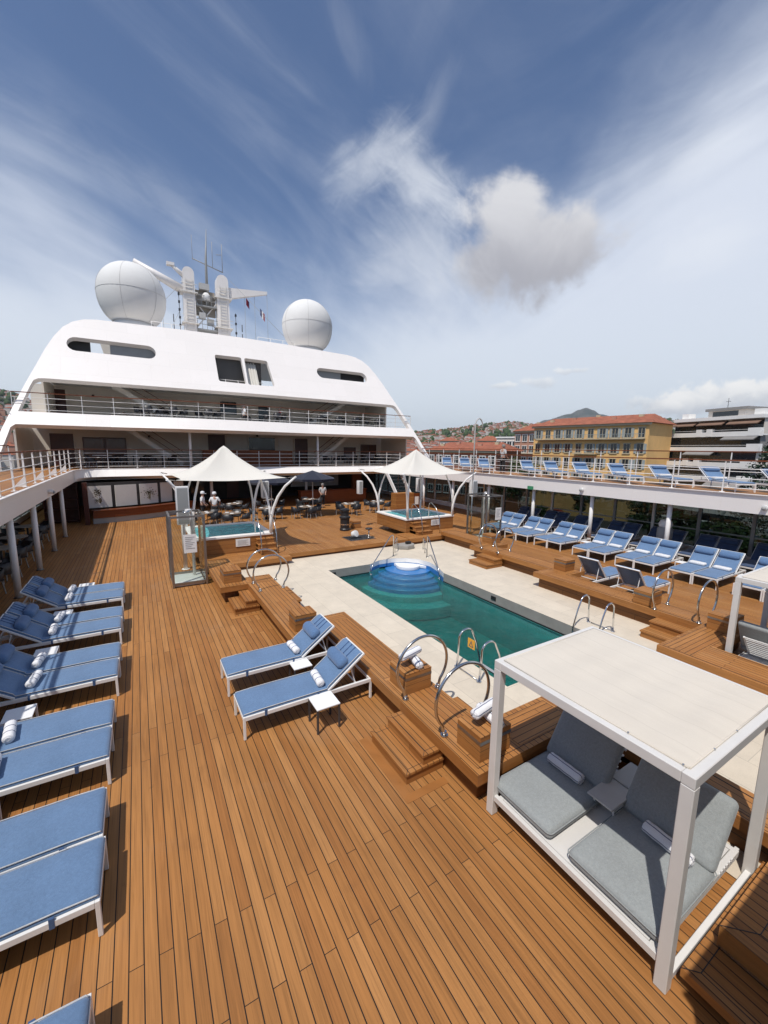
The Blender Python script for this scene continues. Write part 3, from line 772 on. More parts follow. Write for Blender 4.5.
# ================================================================== CABANAS
def cabana(label, cx, cy, z, rot):
    t = thing('cabana', label, 'cabana', (cx, cy, z), rot)
    a, b, h = .965, 1.035, 2.04          # front is -x
    q = .05
    for sx in (-1, 1):
        for sy in (-1, 1):
            s = MB(); s.box(sx * a - (q * 2 if sx > 0 else 0), sx * a + (0 if sx > 0 else q * 2), sy * b - (q * 2 if sy > 0 else 0), sy * b + (0 if sy > 0 else q * 2), .006, h - .10)
            s.build('post', 'cabana_frame', t, bevel=.006, seg=1)
    for sy in (-1, 1):
        s = MB(); y = sy * (b - q); s.box(-a, a, y - q, y + q, h - .099, h); s.build('roof_beam', 'cabana_frame', t, bevel=.006, seg=1)
    for sx in (-1, 1):
        s = MB(); x = sx * (a - q); s.box(x - q, x + q, -b + .101, b - .101, h - .099, h); s.build('roof_beam', 'cabana_frame', t, bevel=.006, seg=1)
    # canvas: sags a little between the beams, with battens showing
    vs = []; nx, ny = 14, 40
    for j in range(ny + 1):
        for i in range(nx + 1):
            x = -a + .075 + (2 * a - .15) * i / nx; y = -b + .075 + (2 * b - .15) * j / ny
            u, v = i / nx * 2 - 1, j / ny * 2 - 1
            sag = -.018 * (1 - u * u) * (1 - v * v) + .006 * math.cos(v * 5 * PI) * (1 - u * u) + (.014 if max(abs(u), abs(v)) < .999 else .003)
            vs.append((x, y, h + .006 + sag))
    fs = [(j * (nx + 1) + i, j * (nx + 1) + i + 1, (j + 1) * (nx + 1) + i + 1, (j + 1) * (nx + 1) + i) for j in range(ny) for i in range(nx)]
    s = MB(); s.add(vs, fs, True); s.build('roof_canvas', 'canvas', t, smooth=True)
    for x, y in ((-a + .072, -b + .55), (-a + .072, -b + .12), (-a + .5, -b + .072), (-a + .95, -b + .072)):
        s = MB(); s.cyl((x, y, h + .001), .008, .016, 8); s.build('canvas_clip', 'steel', t)
    s = MB()
    for p, q in (((-a + .078, -b + .078), (-a + .078, b - .078)), ((a - .078, -b + .078), (a - .078, b - .078)), ((-a + .078, -b + .078), (a - .078, -b + .078)), ((-a + .078, b - .078), (a - .078, b - .078))):
        s.tube([(*p, h + .006), (*q, h + .006)], .008, 6)
    s.build('canvas_piping', 'canvas', t)
    # bed base
    s = MB()
    s.box(-a + .071, a - .201, -b + .13, -b + .19, .20, .27); s.box(-a + .071, a - .201, b - .19, b - .13, .20, .27)
    s.box(-a + .02, -a + .07, -b + .101, b - .101, .205, .28); s.box(a - .20, a - .14, -b + .13, b - .13, .20, .271); s.box(a - .139, a - .101, -b + .14, -b + .18, .2, .268); s.box(a - .139, a - .101, b - .18, b - .14, .2, .268)
    s.build('bed_frame', 'cabana_frame', t, bevel=.004, seg=1)
    s = MB(); s.box(-a + .08, a - .22, -b + .195, b - .195, .22, .272); s.build('bed_deck', 'cabana_frame', t)
    s = MB(); s.box(-a + .101, a - .101, -b + .02, -b + .07, .02, .085); s.build('floor_rail', 'frame', t, bevel=.004, seg=1)
    s = MB(); s.box(-a + .101, a - .101, b - .07, b - .02, .02, .085); s.build('floor_rail', 'frame', t, bevel=.004, seg=1)
    # folding tray between the two places
    for k in range(2):
        s = MB(); x0 = -.15 + k * .48; s.box(x0, x0 + .455, -.06, .24, .50, .525); s.build('tray', 'panelgrey2', t, bevel=.005, seg=1)
    for x0 in (-.08, .62):
        for y0 in (-.03, .2): s = MB(); s.tube([(x0, y0, .50), (x0 + .06, y0, .27)], .012, 6); s.build('tray_leg', 'frame', t)
    # ratchet under the back cushion
    s = MB()
    for k in range(6): s.box(.30 + k * .06, .33 + k * .06, -b + .12, -b + .128, .275, .30)
    s.bar((.28, -b + .21, .29), (.74, -b + .21, .78), .03, .03); s.bar((.28, b - .21, .29), (.74, b - .21, .78), .03, .03)
    for k in range(9):
        for y0, y1 in ((-b + .21, -.08), (.26, b - .21)): s.bar((.30 + k * .055, y0, .31 + k * .058), (.30 + k * .055, y1, .31 + k * .058), .03, .018)
    s.build('back_slats', 'frame', t)
    return t
M['panelgrey2'] = paint('pale_grey_tray', (.45, .44, .42), .5, .04, 4)
cab = cabana('open white cabana with cream canvas roof and grey day bed in the right foreground', 4.455, 2.175, 0, 0)
CAB2 = (11.19, 2.15, 0)
cabana('second white cabana across the pool, seen from behind at the right edge', *CAB2, PI)

def soft_box(x0, x1, y0, y1, z0, z1, r, puff=.012, nx=10, ny=10):
    """padded cushion: rounded box with a slightly crowned top"""
    bm = bmesh.new()
    bmesh.ops.create_cube(bm, size=1)
    bmesh.ops.scale(bm, vec=(x1 - x0, y1 - y0, z1 - z0), verts=bm.verts)
    bmesh.ops.translate(bm, vec=((x0 + x1) / 2, (y0 + y1) / 2, (z0 + z1) / 2), verts=bm.verts)
    bmesh.ops.bevel(bm, geom=list(bm.edges), offset=r, segments=4, profile=.5, affect='EDGES')
    bmesh.ops.subdivide_edges(bm, edges=[e for e in bm.edges if e.calc_length() > .2], cuts=7, use_grid_fill=True)
    for v in bm.verts:
        u = (v.co.x - x0) / (x1 - x0) * 2 - 1; w = (v.co.y - y0) / (y1 - y0) * 2 - 1
        k = max(0, 1 - u * u) * max(0, 1 - w * w)
        if v.co.z > (z0 + z1) / 2: v.co.z += puff * k ** .5 + .004 * math.sin(u * 9 + w * 4) * k
    bm.verts.index_update()
    mb = MB(); mb.add([v.co.copy() for v in bm.verts], [[v.index for v in f.verts] for f in bm.faces], True); bm.free()
    return mb
def day_cushion(label, x, y, z, rot, wid):
    t = thing('daybed_cushion', label, 'cushion', (x, y, z), rot, 'grey daybed cushions in the cabanas')
    soft_box(0, 1.10, -wid / 2, wid / 2, 0, .135, .06, .02).build('seat_pad', 'grey', t, smooth=True)
    w_ = wid / 2; g = MB(); g.tube([(*p, .098) for p in arc(1.05, w_ - .05, .056, 0, 90, 4) + arc(.05, w_ - .05, .056, 90, 180, 4) + arc(.05, -w_ + .05, .056, 180, 270, 4) + arc(1.05, -w_ + .05, .056, 270, 360, 4)], .006, 5, closed=True); g.build('seam_piping', 'grey', t)
    b = soft_box(0, .74, -wid / 2, wid / 2, 0, .13, .06, .02)
    b.xform(Matrix.Translation((1.08, 0, .075)) @ Matrix.Rotation(R(-57), 4, 'Y'))
    b.build('back_pad', 'grey', t, smooth=True)
    return t
day_cushion('grey daybed cushion in the near cabana, on the left next to the pool', 3.565, 2.775, .283, 0, .84)
day_cushion('grey daybed cushion in the near cabana, on the right beside the front post', 3.565, 1.70, .283, 0, .90)
day_cushion('grey daybed cushion in the second cabana, on the side nearer the hoops', CAB2[0] + .89, CAB2[1] + .60, .283, PI, .84)
day_cushion('grey daybed cushion in the second cabana, cut off by the right edge', CAB2[0] + .89, CAB2[1] - .47, .283, PI, .90)

# ================================================================== TOWELS
def towel_mesh(name, mat, L=.40, r=.062, sq=.9):
    t = MB(); n = 18; k = 9; vs = []
    prof = [(-L / 2, .55), (-L / 2 + .004, .92), (-L / 2 + .02, 1.0)] + [(-L / 2 + L * i / k, 1.0 + .03 * math.sin(i * 2.1)) for i in range(1, k)] + [(L / 2 - .02, 1.0), (L / 2 - .004, .92), (L / 2, .55)]
    for y, s_ in prof:
        for j in range(n):
            a = 2 * PI * j / n; rr = r * s_ * (1 + (.07 if j == 3 else 0) + .02 * math.sin(3 * a))
            vs.append((rr * math.cos(a), y, rr * sq * math.sin(a)))
    m_ = len(prof)
    fs = [(i * n + j, i * n + (j + 1) % n, (i + 1) * n + (j + 1) % n, (i + 1) * n + j) for i in range(m_ - 1) for j in range(n)]
    fs += [tuple(range(n))[::-1], tuple(range((m_ - 1) * n, m_ * n))]
    t.add(vs, fs, True)
    # spiral seen at the ends
    for e in (-1, 1):
        pts = [(r * (.12 + .42 * i / 26) * math.cos(i * .62), e * (L / 2 + .002), r * sq * (.12 + .42 * i / 26) * math.sin(i * .62)) for i in range(27)]
        t.tube(pts, .006, 4)
    o = t.build(name, mat); return o
tw = towel_mesh('rolled_towel', 'towel', .43, .07)
tw2 = towel_mesh('rolled_towel', 'towel2', .46, .072, .88)
_used = {}
def towel(label, loc, rz=0, src=None, tilt=(0, 0), group=None):
    s = src or tw
    if s.name not in _used: o = s; _used[s.name] = 1
    else: o = s.copy(); COL.objects.link(o)
    o.location = loc; o.rotation_euler = (tilt[0], tilt[1], rz)
    tag(o, label, 'towel', group); return o
towel('rolled striped towel on the left cushion of the near cabana', (4.44, 2.80, .49), 0, tw2)
towel('rolled striped towel on the right cushion of the near cabana, by the front post', (4.46, 1.62, .49), R(-4), tw2)
zz = .504 + .35 + .012
towel('lower rolled white towel on the teak box behind the farther near hoop', (3.86, 5.33, zz + .066), R(-14), tw2)
towel('upper rolled white towel lying across another on the box behind the farther near hoop', (3.78, 5.36, zz + .192), R(-76), tw2)
towel('lower rolled white towel on the teak box by the cabana post', (3.88, 3.60, zz + .066), R(-8), tw2)
towel('upper rolled white towel lying across another on the box by the cabana post', (3.80, 3.62, zz + .192), R(-80), tw2)

# ================================================================== SUN LOUNGERS
def lounger(label, loc, rot, group, back=32, pillow=True, strap=True, mattress='blue', pu=.48, pmat='blue_pillow'):
    t = thing('sun_lounger', label, 'sun lounger', loc, rot, group)
    L, W, zt, hx = 2.26, .735, .385, 1.42
    s = MB()
    for sy in (-1, 1): s.box(.041, L - .041, sy * W / 2 - (.04 if sy > 0 else 0), sy * W / 2 + (0 if sy > 0 else .04), zt - .065, zt)
    s.box(.0, .04, -W / 2 + .041, W / 2 - .041, zt - .06, zt - .005); s.box(L - .04, L, -W / 2 + .041, W / 2 - .041, zt - .055, zt)
    s.box(hx - .02, hx + .02, -W / 2 + .041, W / 2 - .041, zt - .05, zt - .012)
    s.build('frame', 'frame', t, bevel=.004, seg=1)
    for x0 in (0, L - .04):
        for sy in (-1, 1):
            g = MB(); y0 = -W / 2 if sy < 0 else W / 2 - .04
            g.box(x0, x0 + .04, y0, y0 + .04, .004, zt); g.build('leg', 'frame', t, bevel=.004, seg=1)
    ca, sa = math.cos(R(back)), math.sin(R(back)); BL = .86
    P = lambda u, y, w: (hx + u * ca - w * sa, y, zt + u * sa + w * ca)
    s = MB()
    for sy in (-1, 1): s.bar(P(0, sy * (W / 2 - .02), .01), P(BL, sy * (W / 2 - .02), .01), .035, .035, up=(-sa, 0, ca))
    s.bar(P(BL - .015, -W / 2 + .02, .01), P(BL - .015, W / 2 - .02, .01), .035, .035, up=(-sa, 0, ca))
    s.build('back_frame', 'frame', t, bevel=.004, seg=1)
    s = MB()
    for sy in (-1, 1): s.bar(P(BL * .62, sy * (W / 2 - .07), -.01), (hx + BL * .62 * ca + .10, sy * (W / 2 - .07), zt - .02), .018, .018)
    s.bar((hx + BL * .62 * ca + .10, -W / 2 + .05, zt - .02), (hx + BL * .62 * ca + .10, W / 2 - .05, zt - .02), .02, .02)
    s.build('back_strut', 'frame', t)
    # one padded mattress bent at the hinge
    th = .05; prof = []
    half = W / 2 - .028
    stations = [(.008, .012), (.02, .036), (.06, .05)] + [(x, .05) for x in (.3, .6, .9, 1.2)] + [(1.40, .048)]
    vs = []; rows = 0
    ys = [(-half, .25), (-half + .012, .75), (-half + .04, 1.0), (-half * .5, 1.04), (0, 1.06), (half * .5, 1.04), (half - .04, 1.0), (half - .012, .75), (half, .25)]
    def row(fn):
        for y, k in ys: vs.append(fn(y, k))
    for x, hgt in stations: row(lambda y, k: (x, y, zt + .002 + hgt * k)); rows += 1
    for u, hgt in [(.05, .048), (.2, .05), (.4, .05), (.6, .05), (.78, .05), (.825, .04), (.84, .012)]:
        row(lambda y, k: P(u, y, .03 + hgt * k * .9)); rows += 1
    m_ = len(ys)
    top = [(i * m_ + j, (i + 1) * m_ + j, (i + 1) * m_ + j + 1, i * m_ + j + 1) for i in range(rows - 1) for j in range(m_ - 1)]
    o = len(vs)
    for x, hgt in stations: vs += [(x, -half, zt + .001), (x, half, zt + .001)]
    for u, hgt in [(.05, 0), (.2, 0), (.4, 0), (.6, 0), (.78, 0), (.825, 0), (.84, 0)]: vs += [P(u, -half, .026), P(u, half, .026)]
    bot = [(o + 2 * i, o + 2 * i + 1, o + 2 * i + 3, o + 2 * i + 2) for i in range(rows - 1)]
    side = [(i * m_, o + 2 * i, o + 2 * i + 2, (i + 1) * m_) for i in range(rows - 1)] + [(i * m_ + m_ - 1, (i + 1) * m_ + m_ - 1, o + 2 * i + 3, o + 2 * i + 1) for i in range(rows - 1)]
    s = MB(); s.add(vs, top + bot + side, True); s.build('mattress', mattress, t, smooth=True)
    for sy in (-1, 1):
        g = MB(); y = sy * (half - .004)
        g.tube([(.015, y * .97, zt + .02), (.03, y, zt + .034), (.3, y, zt + .044), (1.40, y, zt + .044), P(.06, y, .068), P(.78, y, .070), P(.835, y * .97, .045)], .0075, 5); g.build('piping', 'piping', t)
    for sy in (-1, 1):
        for xa, xb in ((.33, .37), (1.22, 1.25)):
            y = sy * (W / 2 + .003); s = MB(); s.box(xa, xb, min(y, y - sy * .02), max(y, y - sy * .02), zt - .072, zt + .03)
            s.build('tie_strap', 'strap', t)
    if pillow:
        n = 14; vs = []; k = 9
        for i in range(k + 1):
            yy = -.30 + .60 * i / k; e = abs(i / k * 2 - 1); rr = .105 * (1 - max(0, e - .8) * 1.6)
            for j in range(n):
                a = 2 * PI * j / n; vs.append(P(pu + rr * 1.1 * math.cos(a), yy, .115 + rr * .80 * math.sin(a)))
        fs = [(i * n + j, i * n + (j + 1) % n, (i + 1) * n + (j + 1) % n, (i + 1) * n + j) for i in range(k) for j in range(n)] + [tuple(range(n))[::-1], tuple(range(k * n, k * n + n))]
        s = MB(); s.add(vs, fs, True); p = s.build('pillow', pmat, t, smooth=True)
        if not strap: return t
        s = MB()
        for y in (-.13, .0, .13): s.bar(P(.50, y, .088), P(.835, y, .081), .016, .006, up=(-sa, 0, ca))
        s.build('pillow_strap', 'strap', t).parent = p
    return t
GL, GR, GP, GU, GB = 'blue loungers in the shaded left row', 'blue loungers in the row along the far side', 'two reversed blue loungers across the pool', 'blue loungers on the upper starboard deck', 'loungers in the shade under the far gallery'
# pair by the near platform
l0 = lounger('blue lounger with pillow and small black legged table beside it, nearer of the middle pair', (1.13, 6.36, 0), 0, 'pair of blue loungers in the middle of the deck', 36)
dup(l0, (1.13, 7.66, 0), 0, 'blue lounger with pillow, farther of the pair in the middle of the deck')
towel('rolled white towel on the nearer lounger of the middle pair', (2.46, 6.30, .51), R(-4))
towel('rolled white towel on the farther lounger of the middle pair', (2.46, 7.60, .51), R(3))

ordn = ['cut off by the bottom edge of the photo', 'in the nearest full pair', 'in the second pair from the camera', 'in the third pair from the camera', 'in the fourth pair from the camera', 'in the farthest pair, by the white pillars']
for k in range(6):
    yc = (2.54, 4.76, 6.78, 9.05, 11.33, 13.56)[k]
    yc += 0
    for i, y in enumerate((yc - .375, yc + .375)):
        if k == 0 and i == 0: continue
        w = ('nearer' if i == 0 else 'farther')
        lab = f'blue lounger of the left row, {w} one {ordn[k]}' if k else 'blue lounger of the left row, only its foot corner showing at the bottom edge'
        dup(l0, (-.565 + random.uniform(-.02, .02), y, 0), PI + R(random.uniform(-.6, .6)), lab, GL)
        if k:
            towel(f'rolled white towel on the {w} lounger {ordn[k]}', (-1.80 + random.uniform(-.03, .03), y, .51), R(random.uniform(-8, 8)))
# side tables
def side_table(label, x, y, h, top='towelw', leg='charcoal', sz=.40, group=None):
    t = thing('side_table', label, 'table', (x, y, 0), 0, group); a = sz / 2
    s = MB(); s.box(-a, a, -a, a, h - .022, h); s.build('table_top', top, t, bevel=.004, seg=1)
    for sx in (-1, 1):
        for sy in (-1, 1):
            g = MB(); g.box(sx * a - (.03 if sx > 0 else 0), sx * a + (0 if sx > 0 else .03), sy * a - (.03 if sy > 0 else 0), sy * a + (0 if sy > 0 else .03), .004, h - .0225); g.build('leg', leg, t)
    return t
side_table('small white topped table with black legs beside the nearer middle lounger', 2.36, 5.75, .43)
side_table('small white table wedged between the two middle loungers', 2.46, 7.18, .36, sz=.36)
for k, lab in enumerate(('small white table between the first and second full pairs of left loungers', 'small white table between the second and third pairs of left loungers', 'small white table between the third and fourth pairs of left loungers', 'small white table between the fourth and farthest pairs of left loungers')):
    side_table(lab, -1.85, (5.76, 7.92, 10.19, 12.45)[k], .34, 'towelw', 'frame', .38, 'small white tables in the left lounger row')
side_table('small white table just past the farthest left loungers', -1.55, 14.72, .34, 'towelw', 'frame', .38, 'small white tables in the left lounger row')

# far row: steeper backs, flat folded towels
lr = lounger('blue lounger in the far row, half hidden behind the glass shower, first of the row', (16.4, 15.55, 0), 0, GR, 46, strap=False, pu=.60)
def flat_towel(label, x, y, z, group='folded white towels on the far lounger row'):
    o = ftw if 'ft' not in _used else ftw.copy()
    if 'ft' in _used: COL.objects.link(o)
    _used['ft'] = 1; o.location = (x, y, z); tag(o, label, 'towel', group); return o
ft = soft_box(-.12, .12, -.25, .25, 0, .10, .04, .008); ftw = ft.build('folded_towel', 'shirt', None, smooth=True)
rows = [(15.55, 'beside the glass shower'), (13.70, 'left of the first white pillar'), (11.72, 'behind which the first pillar rises'), (9.78, 'left of the second pillar'), (7.82, 'right of the second pillar'), (5.90, 'right of the reversed loungers'), (3.95, 'partly hidden by the cabana roof')]
rows = [(15.73, 'next to the glass shower'), (13.94, 'second from the glass shower'), (12.11, 'third from the glass shower'), (10.03, 'fourth from the glass shower'), (8.16, 'fifth from it, behind reversed loungers'), (6.22, 'sixth from it, above the hoops'), (4.33, 'partly hidden by the cabana roof')]
for k, (yc, w) in enumerate(rows):
    for i, dy in enumerate((-.375, .375)):
        wd = 'nearer' if i == 0 else 'farther'
        lab = f'blue far row lounger, {wd} of the pair {w}'
        if k == 0 and i == 0: lr.location = (16.14, yc + dy, 0); lr['label'] = lab
        else: dup(lr, (16.15 + random.uniform(-.03, .03), yc + dy, 0), R(random.uniform(-.5, .5)), lab, GR)
        flat_towel(f'folded white towel, {wd} lounger of the far pair {w}', 16.15 + 1.33, yc + dy, .442)
    if k < 6: side_table(f'small white table beside the far pair {w}', 17.75, yc - .98, .34, 'towelw', 'frame', .38, 'small white tables in the far lounger row')
# reversed pair with their backs to the pool
lb = lounger('blue lounger across the pool with its back to the water, left of two', (14.40, 7.72, 0), PI, GP, 50, pillow=False)
dup(lb, (14.42, 6.46, 0), PI, 'blue lounger across the pool with its back to the water, right of two')
# shaded second row under the gallery
ld_ = lounger('shaded blue lounger behind the far row, at the right edge of the photo', (18.95, 1.3, 0), 0, GB, 46, strap=False, mattress='blue_shaded', pu=.60, pmat='blue_shaded')
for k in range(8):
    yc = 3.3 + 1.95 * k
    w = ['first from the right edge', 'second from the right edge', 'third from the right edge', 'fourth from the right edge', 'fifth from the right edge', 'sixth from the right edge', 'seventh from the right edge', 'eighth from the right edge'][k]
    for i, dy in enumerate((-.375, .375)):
        dup(ld_, (18.95, yc + dy, 0), 0, f'shaded blue lounger behind far row, {"right" if i == 0 else "left"} of pair {w}', GB)

# ================================================================== UPPER DECK, GALLERIES
ZU, ZC = 3.07, 2.42
FY = 30.3
OPEN = [(-3.1, -.20), (2.2, -.20), (2.32, .13), (18.4, .13)] + [(18.4, FY - 1.6)] + arc(16.8, FY - 1.6, 1.6, 0, 90, 6)[1:] + arc(-1.5, FY - 1.6, 1.6, 90, 180, 6)
fill_holes([(PORT, -8), (STBD, -8), (STBD, 38), (PORT, 38)], [OPEN], lambda x, y: (x, y, ZU)).build('upper_deck', 'deck', kind='structure')
ship = thing('ship_superstructure', 'white cruise ship superstructure with sloping windowed front rising behind the pool deck', 'ship', (MID, 30, 0))
s = MB(); wall_strip(s, OPEN, ZC, ZU - .003)
s.build('gallery_fascia', 'hull', ship, world=True)
s = fill_holes([(PORT, -8), (STBD, -8), (STBD, 38), (PORT, 38)], [OPEN], lambda x, y: (x, y, ZC + .002)); s.build('deckhead', 'hull2', ship, world=True)
# thin projecting gutter lip on the fascia
s = MB()
ol = OPEN
for i in range(len(ol)):
    a, b = ol[i], ol[(i + 1) % len(ol)]
    s.bar((*a, ZU + .012), (*b, ZU + .012), .14, .022)
s.build('deck_edge_lip', 'hull', ship, world=True)
# pillars of the galleries
for x, ys in ((-3.28, (15.5, 18.67, 21.83, 25.0)), (18.75, (1.6, 4.95, 8.28, 11.68, 15.1, 18.5, 21.9, 25.3))):
    for y in ys:
        g = MB(); g.cyl((x, y, .003), .088, ZC - .004, 20); p = g.build('pillar', 'white', ship, world=True)
        g = MB(); g.cyl((x, y, .004), .12, .03, 20); g.build('pillar_foot', 'darksteel', ship, world=True).parent = p
# hull side screens: posts, sills, tinted panes
for X, nm in ((PORT + .05, 'p'), (STBD - .05, 's')):
    s = MB(); s.box(X - .05, X + .05, -8, 37.9, .003, .32); s.build('bulwark', 'hull', ship, world=True)
    s = MB(); s.box(X - .05, X + .05, -8, 37.9, 2.25, ZC - .003); s.build('screen_header', 'hull2', ship, world=True)
    s = MB(); s.box(X - .03, X + .03, -8, 37.9, 1.08, 1.13)
    s.build('screen_rail', 'panelgrey', ship, world=True)
    for k in range(24):
        y = -7 + 1.9 * k
        g = MB(); g.box(X - .06, X + .06, y - .06, y + .06, .321, 2.249); g.build('screen_post', 'panelgrey' if k % 3 else 'hull2', ship, world=True)
        g = MB(); g.box(X - .008, X + .008, y + .061, y + 1.839, .33, 1.079); g.box(X - .008, X + .008, y + .061, y + 1.839, 1.131, 2.24); g.build('screen_pane', 'glassdark', ship, world=True)

M['brownpane'] = paint('brown_glazing', (.11, .05, .035), .15, .2, 1, spec=.6)
# ---- forward recess under the upper deck
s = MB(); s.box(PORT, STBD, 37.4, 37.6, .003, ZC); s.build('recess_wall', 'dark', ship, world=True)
for x in (1.8, 4.2, 7.0, 12.4, 15.0):
    g = MB(); g.box(x - .5, x + .5, 37.33, 37.39, .1, 2.15); g.build('recess_door', ['pane', 'door', 'pane', 'panelgrey', 'panelgrey'][int(x * 3) % 5], ship, world=True)
for x, y in ((4.6, 32.5), (8.6, 32.5), (12.2, 33.2)):
    g = MB(); g.cyl((x, y, .003), .11, ZC - .004, 16); g.build('pillar', 'white', ship, world=True)

# ---- levels above: slabs, walls, doors
def bulge(x0, x1, y0, yb, bx0, bx1, yback, n=12):
    pts = [(x0, y0)]
    pts += [(bx0 + (bx1 - bx0) * i / n, y0 - yb * math.sin(PI * i / n)) for i in range(n + 1)]
    pts += [(x1, y0), (x1, yback), (x0, yback)]
    return pts
Z3 = 6.28
mb = MB(); mb.box(-5.7, 20.98, 30.75, 37.5, 5.66, Z3 - .003); mb.build('deck_slab', 'hull2', ship, world=True)
# the middle of the band bows forward
pb = bulge(-1.2, 11.3, 0, .62, -1.2, 11.3, .3)[:-2]; n = len(pb)
vs = [(x, 29.7 + .7 * (5.58 - 5.3) + y - .02, 5.58) for x, y in pb] + [(x, 29.7 + .7 * (Z3 + .02 - 5.3) + y - .02, Z3 + .02) for x, y in pb]
vs += [(x, 30.7, 5.58) for x, y in pb] + [(x, 30.9, Z3 + .02) for x, y in pb]
mb = MB(); mb.add(vs, [(i, i + 1, n + i + 1, n + i) for i in range(n - 1)] + [(2 * n + i, i, i + 1, 2 * n + i + 1)[::-1] for i in range(n - 1)] + [(n + i, n + i + 1, 3 * n + i + 1, 3 * n + i) for i in range(n - 1)], False); mb.build('bowed_band', 'hull', ship, world=True)
# sloping white lip of the first level
pl = [(-1.5, 30.3)] + [(x, 30.3) for x in (2, 6, 10, 14)] + [(16.8, 30.3)]
full = [(x, y) for x, y in arc(-1.5, FY - 1.6, 1.6, 180, 90, 6)] + [(x, FY) for x in (3, 7, 11, 14)] + arc(16.8, FY - 1.6, 1.6, 90, 0, 6); n = len(full)
def inw(p, d):
    c = (min(max(p[0], -1.5), 16.8), min(p[1], FY - 1.6)); v = Vector((p[0] - c[0], p[1] - c[1]))
    v = v.normalized() if v.length > 1e-6 else Vector((0, 1)); q = Vector(p) - v * d; return (q.x, q.y)
fac = lambda p: max(0.0, (p[1] - (FY - 1.6)) / 1.6)
vs = [(*inw(p, .42 * fac(p) + .012), 2.62) for p in full] + [(*inw(p, .012), 3.085) for p in full] + [(*inw(p, .008), 2.44) for p in full]
mb = MB(); mb.add(vs, [(i, i + 1, n + i + 1, n + i) for i in range(n - 1)] + [(2 * n + i, 2 * n + i + 1, i + 1, i) for i in range(n - 1)]); mb.build('sloping_lip', 'hull', ship, world=True)
mb = MB(); mb.box(-4.6, 19.9, 33.2, 38, 8.58, 8.78); mb.build('deck_slab', 'hull2', ship, world=True)
mb = MB(); mb.box(-4.3, 19.6, 32.15, 33.5, 8.46, 8.57); mb.build('deckhead', 'hull2', ship, world=True)
mb = MB(); mb.box(PORT, STBD, 36.0, 36.2, ZU + .003, 5.599); mb.build('rear_wall', 'wall', ship, world=True)
mb = MB(); mb.box(-5.9, 21.2, 36.9, 37.1, Z3 + .003, 8.579); mb.build('rear_wall', 'wall', ship, world=True)
for x in (-6.0, 21.15):
    mb = MB(); mb.box(x, x + .1, 31.5, 36.0, ZU + .003, 5.599); mb.build('side_screen', 'wall', ship, world=True)
    mb = MB(); mb.box(x + (1.3 if x < 0 else -1.3), x + (1.4 if x < 0 else -1.2), 33.0, 36.9, Z3 + .003, 8.57); mb.build('side_screen', 'wall', ship, world=True)
def door(x0, x1, yf, z0, z1, mat='door', name='door', glaz=False):
    g = MB(); g.box(x0, x1, yf - .05, yf - .004, z0, z1); d = g.build(name, mat, ship, world=True)
    g = MB(); g.box(x0 - .07, x0 - .003, yf - .07, yf - .004, z0, z1 + .07); g.box(x1 + .003, x1 + .07, yf - .07, yf - .004, z0, z1 + .07); g.box(x0 - .003, x1 + .003, yf - .07, yf - .004, z1 + .003, z1 + .07)
    f = g.build('door_frame', 'wall', ship, world=True); f.parent = d
    if glaz:
        n = max(1, round((x1 - x0) / 1.1))
        for i in range(n):
            g = MB(); a = x0 + (x1 - x0) * i / n + .08; b = x0 + (x1 - x0) * (i + 1) / n - .08; g.box(a, b, yf - .056, yf - .052, z0 + .15, z1 - .12); q = g.build('pane', 'brownpane', ship, world=True); q.parent = d
    return d
door(-5.0, -3.7, 36.0, ZU + .03, 5.25); door(-3.2, -.6, 36.0, ZU + .03, 5.05, 'door', 'glazed_door', True)
door(5.0, 6.3, 36.0, ZU + .03, 5.45); door(8.2, 10.4, 36.0, ZU + .8, 5.3, 'pane', 'bar_window'); door(12.2, 13.4, 36.0, ZU + .03, 5.3); door(17.0, 18.3, 36.0, ZU + .03, 4.6); door(18.8, 20.6, 36.0, ZU + .03, 4.9, 'door', 'glazed_door', True)
door(-5.15, -4.0, 36.9, Z3 + .03, 8.3); door(6.2, 7.5, 36.9, Z3 + .9, 8.2, 'pane', 'window'); door(9.3, 10.2, 36.9, Z3 + .03, 8.0, 'pane')
g = MB(); g.box(6.4, 8.1, 35.93, 35.996, ZU + .4, 5.3); g.build('pale_panel', 'hull2', ship, world=True)
g = MB(); g.box(10.7, 12.0, 35.93, 35.996, ZU + .4, 5.3); g.build('pale_panel', 'hull2', ship, world=True)
for x in (3.15, 12.3):
    g = MB(); g.cyl((x, 30.75, ZU + .003), .085, 5.597 - ZU - .003, 14); g.build('pillar', 'white', ship, world=True)
# wall lights
for x, y, z in ((-2.4, 36.88, 8.0), (.9, 35.97, 5.2), (15.6, 36.88, 7.9), (8.9, 35.97, 5.45), (15.9, 35.97, 5.0)):
    g = MB(); g.ball((x, y - .06, z), .09, 10); g.build('wall_light', 'black', ship, world=True)
# stairs between the levels
def stair(x0, z0, x1, z1, y):
    g = MB()
    for yy in (y, y + .95): g.bar((x0, yy, z0), (x1, yy, z1), .05, .30)
    st = g.build('stair_stringer', 'hull2', ship, world=True)
    g = MB(); n = 11
    for k in range(n):
        f = (k + .5) / n; g.box(x0 + (x1 - x0) * f - .13, x0 + (x1 - x0) * f + .13, y + .04, y + .91, z0 + (z1 - z0) * f - .02, z0 + (z1 - z0) * f + .02)
    g.build('stair_treads', 'hull2', ship, world=True).parent = st
    g = MB(); g.bar((x0, y, z0 + .95), (x1, y, z1 + .95), .04, .04); g.bar((x0, y, z0 + .5), (x1, y, z1 + .5), .03, .03)
    g.build('stair_handrail', 'mahogany', ship, world=True).parent = st
stair(-1.1, 8.55, 2.4, Z3 + .1, 34.2); stair(-.6, 5.75, 2.9, ZU + .1, 33.6)
